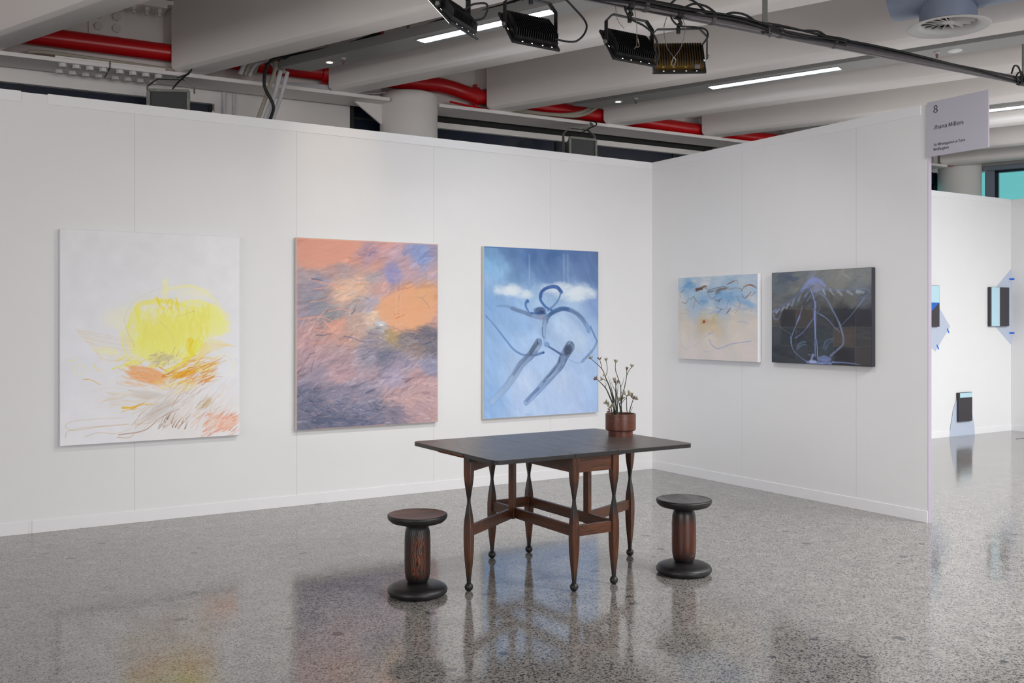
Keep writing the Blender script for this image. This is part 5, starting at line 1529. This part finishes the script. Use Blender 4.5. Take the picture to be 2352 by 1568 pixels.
# --- sand and sky painting
c4 = Canvas(300, 240, (127, 222), (970, 178), (970, 1107), (130, 1068), 21)
c4.field([(150, 250, (186, 200, 212)), (350, 230, (170, 190, 210)), (600, 220, (178, 196, 214)), (900, 220, (176, 194, 214)), (200, 330, (140, 180, 214)), (280, 290, (110, 160, 208)), (450, 270, (198, 204, 208)), (500, 330, (150, 182, 210)), (700, 340, (152, 184, 212)), (850, 280, (180, 196, 210)), (940, 340, (160, 186, 214)), (160, 420, (198, 200, 202)), (300, 400, (160, 190, 216)), (450, 460, (128, 170, 212)), (600, 400, (124, 168, 212)), (700, 410, (112, 162, 212)), (800, 440, (134, 174, 214)), (920, 430, (196, 200, 208)),
          (160, 520, (200, 198, 196)), (350, 520, (160, 184, 208)), (500, 500, (178, 194, 208)), (650, 500, (156, 184, 212)), (780, 540, (186, 192, 200)), (900, 490, (140, 176, 214)), (900, 570, (206, 196, 186)), (180, 600, (204, 194, 184)), (350, 600, (176, 190, 204)), (500, 600, (204, 196, 182)), (750, 600, (210, 196, 180)), (250, 720, (214, 200, 184)), (430, 690, (206, 184, 150)), (530, 680, (202, 182, 144)), (540, 760, (214, 192, 160)), (750, 700, (216, 202, 188)), (920, 700, (216, 204, 194)), (200, 850, (218, 206, 196)), (500, 880, (218, 206, 194)), (800, 850, (218, 206, 194)), (300, 1000, (218, 206, 202)), (600, 1020, (218, 206, 202)), (900, 1000, (218, 206, 202))], 3.2, 12)
c4.dabs(500, 36, 10, .35, 10, lambda u, v: 0 if v < .45 else 40, (0, 0, 1, .45)); c4.mottle(.015, 8)
for b in ((250, 290, 70, 30, -25, (96, 150, 206)), (430, 465, 60, 16, 5, (100, 152, 206)), (700, 420, 110, 34, 10, (116, 164, 214)), (600, 380, 40, 20, 0, (100, 150, 206)), (210, 322, 50, 12, 0, (110, 160, 210)), (850, 480, 100, 26, 15, (124, 168, 214)), (560, 580, 50, 10, 0, (150, 170, 214))):
    c4.blob(*b[:5], b[5], .8, .8, .5, int(b[0]), 4)
for b in ((330, 250, 50, 14), (900, 430, 30, 20), (500, 540, 60, 18)): c4.blob(*b, 0, (212, 208, 204), .6, .8, .4, int(b[0]))
c4.blob(455, 680, 90, 30, 0, (196, 160, 110), .6, 1, .3, 3); c4.blob(540, 640, 40, 50, 0, (196, 170, 110), .4, 1, .3, 5)
c4.blob(437, 680, 26, 18, -20, (150, 70, 40), .8, .6, .5, 7); c4.blob(440, 678, 12, 9, 0, (140, 24, 16), 1, .5, .3, 8); c4.stroke([(405, 698), (430, 702)], 5, (150, 90, 60), .8, 3)
Bn = [(122, 74, 46), (150, 92, 60), (104, 66, 44)]
c4.stroke([(355, 345), (400, 328), (440, 310), (465, 308)], 26, (96, 66, 46), .9, 14, 2, .4); c4.stroke([(350, 338), (420, 335)], 22, (78, 56, 44), .8, 16, 2, .4)
c4.stroke([(480, 366), (520, 362), (550, 355)], 14, (104, 82, 66), .9, 8, 2, .4); c4.stroke([(575, 375), (620, 345), (680, 325)], 26, (116, 96, 80), .75, 14, 2, .5); c4.stroke([(570, 350), (620, 335), (670, 345)], 16, (96, 80, 66), .7, 8, 2, .5)
L = [((430, 320), (460, 330), (485, 345)), ((315, 348), (345, 360), (380, 330)), ((490, 350), (560, 328), (640, 312), (700, 320)), ((660, 330), (720, 338), (760, 325), (820, 335), (830, 352)), ((680, 290), (720, 265), (770, 245), (790, 260), (785, 290)), ((820, 360), (850, 320), (900, 295)), ((860, 298), (910, 290), (950, 310), (962, 332)), ((840, 312), (900, 300), (940, 305)),
     ((862, 430), (890, 400), (910, 365)), ((832, 392), (845, 430), (860, 432)), ((950, 365), (930, 395), (900, 415)), ((272, 450), (300, 425), (330, 408)), ((315, 420), (350, 455), (395, 495)), ((340, 455), (325, 500), (310, 545)), ((180, 475), (225, 488), (250, 455), (262, 420)), ((160, 380), (180, 355), (210, 345)), ((150, 400), (160, 430)),
     ((560, 450), (595, 460), (635, 430)), ((595, 480), (610, 460), (590, 445)), ((575, 525), (620, 550), (660, 545)), ((625, 550), (590, 590), (570, 612)), ((720, 535), (695, 580), (670, 600)), ((700, 450), (685, 500), (680, 550)), ((720, 375), (730, 420), (755, 455)), ((780, 415), (800, 460), (812, 500), (795, 555), (760, 590)), ((818, 480), (805, 520)), ((490, 385), (500, 420), (540, 432), (570, 410), (560, 380)),
     ((230, 545), (260, 570), (285, 575)), ((465, 540), (455, 585), (420, 600), (370, 590)), ((460, 470), (420, 450)), ((300, 350), (320, 300), (340, 270))]
for i, p in enumerate(L): c4.stroke(list(p), 5, Bn[i % 3] if i < 27 else (180, 160, 140), .85 if i < 22 else .6, 3.5, .8, .3)
for p, w in ((((862, 430), (890, 400), (910, 370)), 7), (((597, 462), (632, 434)), 8), (((680, 590), (715, 540)), 6), (((690, 285), (760, 252)), 7), (((900, 292), (955, 325)), 8)): c4.stroke(list(p), w, (140, 78, 44), .9, 4)
bl_ = (160, 174, 208)
for p, w, cc in ((((500, 870), (515, 915), (580, 965), (650, 950), (720, 920), (800, 905), (920, 886)), 8, (130, 148, 210)), (((545, 790), (430, 855), (340, 925), (240, 970), (190, 960), (160, 900), (150, 840), (170, 790)), 6, (180, 188, 208)), (((490, 812), (545, 792)), 12, (160, 176, 208)), (((255, 615), (252, 720), (255, 830), (262, 890)), 5, (176, 184, 204)), (((630, 630), (600, 670), (600, 715), (640, 738), (715, 722)), 9, (190, 192, 200)), (((790, 680), (840, 684), (890, 702)), 12, (168, 178, 200)), (((815, 620), (790, 680)), 5, (190, 192, 200)), (((490, 600), (580, 575), (640, 595), (710, 605)), 7, (140, 160, 212)), (((720, 500), (800, 530), (880, 560), (925, 578)), 7, (150, 166, 212)), (((430, 860), (415, 920), (430, 990), (480, 1000), (520, 985)), 5, (196, 196, 202)), (((520, 820), (580, 830), (600, 880), (540, 950), (520, 990)), 3, (196, 192, 190)), (((140, 640), (150, 700), (145, 760)), 4, (196, 192, 196)), (((430, 995), (490, 1002)), 9, (186, 190, 204)), (((760, 700), (720, 765)), 5, (192, 194, 200))):
    c4.stroke(list(p), w, cc, .8, w*.6, 1, .4)
c4.stroke([(150, 610), (560, 640), (960, 600)], 3, (206, 196, 190), .3)
c4.soften(.86, .98)
hang(c4, 'y', -.444, -1.497, 1.143, 1.936, 'small cream and sky-blue painting with brown scribbles, left one on the right wall', 'canvaswhite', 1.05)

# --- dark painting with pale figure
c5 = Canvas(340, 260, (1118, 170), (2182, 110), (2183, 1160), (1122, 1112), 33)
c5.field([(1150, 220, (104, 112, 116)), (1300, 220, (84, 92, 108)), (1450, 200, (112, 118, 120)), (1700, 180, (124, 128, 128)), (1900, 180, (134, 136, 132)), (2100, 180, (128, 132, 134)), (1200, 350, (98, 108, 116)), (1400, 320, (108, 112, 112)), (1650, 260, (132, 138, 160)), (1850, 280, (128, 130, 128)), (2050, 280, (120, 126, 130)), (1200, 450, (104, 106, 106)), (1400, 450, (94, 98, 102)), (1600, 450, (76, 80, 86)), (1800, 440, (92, 92, 92)), (2000, 430, (102, 104, 104)), (2130, 420, (92, 98, 106)),
          (1160, 640, (92, 88, 84)), (1300, 640, (50, 50, 54)), (1500, 600, (72, 66, 64)), (1750, 620, (60, 62, 66)), (1950, 620, (44, 44, 52)), (2120, 620, (50, 50, 60)), (1200, 820, (60, 66, 74)), (1320, 850, (50, 56, 64)), (1500, 820, (54, 58, 66)), (1750, 820, (54, 62, 68)), (1950, 840, (76, 70, 68)), (2120, 850, (66, 66, 70)), (1200, 1020, (48, 52, 60)), (1350, 1020, (56, 60, 66)), (1500, 1020, (52, 58, 66)), (1750, 1020, (56, 66, 72)), (1930, 1060, (44, 44, 50)), (2110, 1050, (62, 60, 64))], 4, 8)
c5.dabs(900, 34, 12, .4, 9, lambda u, v: -30+20*math.sin(u*8) if v < .4 else 8)
for x0, y0, x1, y1, cc in ((1235, 560, 1420, 745, (44, 44, 48)), (1425, 560, 1620, 745, (72, 66, 64)), (1830, 550, 2040, 745, (42, 44, 52)), (1120, 750, 1235, 940, (66, 70, 76)), (1235, 755, 1425, 940, (48, 54, 60)), (1830, 760, 2040, 950, (80, 72, 70)), (2045, 560, 2180, 750, (48, 48, 58)), (1835, 960, 2035, 1140, (42, 42, 48)), (2045, 960, 2180, 1150, (70, 66, 68)), (1425, 950, 1560, 1100, (60, 64, 70))):
    a_, b_ = c5.uv(x0, y0), c5.uv(x1, y1); sl_ = (slice(int(a_[1]), int(b_[1])), slice(int(a_[0]), int(b_[0])))
    m_ = (.5+.25*c5.fbm(c5.X, c5.Y, 6, int(x0), 10, 3))[sl_][..., None]; c5.img[sl_] = c5.img[sl_]*(1-m_)+np.array(cc, float)*m_
for p in (((1120, 735), (1420, 745), (1620, 748)), ((1830, 752), (2040, 742), (2180, 745)), ((1235, 940), (1560, 935)), ((1832, 945), (1960, 955), (2180, 950)), ((1424, 600), (1424, 900), (1424, 1080)), ((2042, 620), (2042, 900), (2042, 1140)), ((1832, 600), (1832, 1100)), ((1230, 640), (1236, 800)), ((1120, 540), (1420, 548), (1600, 548))):
    c5.stroke(list(p), 7, (112, 108, 104), .45, 6, 1.5, .6)
PB, PG, PL2 = (132, 148, 206), (120, 134, 170), (170, 184, 206)
c5.blob(1380, 225, 110, 30, 5, (74, 84, 108), .7, .6, .4, 2); c5.blob(1960, 200, 70, 14, 30, (158, 158, 150), .6, .8, .4, 3); c5.blob(1420, 350, 60, 16, -30, (140, 140, 132), .5, .7, .4, 4)
c5.stroke([(1490, 350), (1540, 290), (1600, 235), (1680, 240), (1740, 300)], 34, (134, 150, 208), .8, 26, 4, .4); c5.blob(1620, 260, 80, 36, 0, (132, 146, 198), .7, .7, .4, 5)
c5.stroke([(1490, 345), (1520, 325), (1560, 320)], 18, (128, 148, 214), .8, 12)
c5.stroke([(1130, 600), (1200, 545), (1330, 480), (1440, 400), (1500, 340)], 14, (96, 108, 146), .8, 20, 2, .4)
c5.stroke([(1140, 610), (1150, 650), (1190, 660), (1230, 620), (1240, 580)], 18, (122, 136, 176), .8, 14, 2, .4); c5.stroke([(1135, 580), (1180, 545)], 20, (130, 146, 196), .8, 10)
for x, y, a, w_, l in ((1200, 568, -40, 30, 50), (1265, 545, -50, 28, 50), (1322, 512, -55, 28, 55), (1388, 475, -65, 28, 75), (1465, 425, -65, 24, 70), (1545, 390, -50, 22, 60), (1735, 370, 65, 26, 60), (1812, 368, 55, 26, 62), (1895, 378, 55, 26, 62), (1990, 378, 40, 26, 60), (2085, 370, 15, 34, 60)):
    t_ = R(a); dx, dy = math.cos(t_)*l/2, math.sin(t_)*l/2; c5.stroke([(x-dx, y-dy), (x, y), (x+dx, y+dy)], w_, (158, 172, 188) if x < 1350 or x > 1650 else (124, 140, 160), .85, w_*.5, 2.5, .5)
c5.stroke([(1700, 335), (1850, 345), (1990, 345), (2100, 330), (2160, 345), (2150, 400), (2090, 430)], 16, (118, 132, 176), .6, 12, 3, .5)
for p, w, w1, cc in ((((1590, 335), (1620, 420), (1640, 520), (1630, 640), (1640, 760), (1638, 900), (1640, 1050)), 14, 10, PB), (((1645, 465), (1640, 540)), 12, 20, PB), (((1636, 580), (1638, 660), (1640, 740), (1642, 860)), 30, 16, (126, 144, 206)), (((1650, 870), (1662, 960), (1665, 1050), (1680, 1110)), 10, 10, PB),
                     (((1630, 360), (1700, 335)), 10, 8, PB), (((1690, 380), (1760, 440), (1820, 560), (1870, 660), (1900, 740), (1925, 850), (1920, 930), (1860, 990), (1800, 1050)), 16, 20, PG), (((1665, 590), (1760, 650), (1830, 730), (1890, 795)), 8, 5, PB), (((1620, 650), (1560, 730), (1490, 810), (1410, 860)), 8, 6, PB), (((1495, 515), (1475, 590), (1440, 680), (1400, 770), (1365, 860), (1365, 920), (1400, 1000), (1470, 1060), (1550, 1115)), 8, 8, (122, 140, 196)),
                     (((1465, 630), (1430, 700)), 20, 12, PB), (((1360, 850), (1375, 950)), 14, 8, (120, 136, 190)), (((2115, 430), (2050, 540), (1980, 640), (1900, 730), (1850, 775)), 7, 4, PG), (((2120, 440), (2060, 530)), 12, 6, PG), (((1200, 690), (1240, 750), (1330, 800), (1380, 830)), 4, 4, (140, 144, 150)), (((1550, 1115), (1620, 1120), (1700, 1130), (1800, 1130)), 22, 26, PB), (((1590, 1110), (1615, 1040)), 16, 26, PB), (((1820, 1115), (1950, 1122), (2080, 1140)), 14, 4, PB),
                     (((1440, 975), (1450, 930), (1490, 905), (1530, 900)), 20, 14, (88, 108, 134)), (((1450, 960), (1500, 930), (1540, 930)), 18, 12, (84, 104, 130)), (((1730, 960), (1760, 890), (1830, 860)), 26, 16, (80, 98, 124)), (((1750, 980), (1780, 920), (1830, 880)), 18, 10, (84, 100, 128)), (((1545, 470), (1600, 390)), 8, 10, (110, 130, 170)), (((1610, 540), (1640, 590)), 6, 4, PG), (((1690, 545), (1650, 600)), 6, 4, PG)):
    c5.stroke(list(p), w, cc, .88, w1, 1.2, .35)
c5.blob(1740, 1085, 80, 38, 0, (112, 128, 176), .85, .4, .3, 9); c5.blob(1610, 1110, 50, 18, 0, (178, 190, 224), .7, .5, .3, 10)
c5.stroke([(1570, 1035), (1585, 1040)], 6, (170, 180, 200), .8, 4)
hang(c5, 'y', -1.659, -2.699, 1.150, 1.933, 'small dark slate painting with pale blue branching figure, nearest the end of the right wall', 'canvasdark', 1.06)
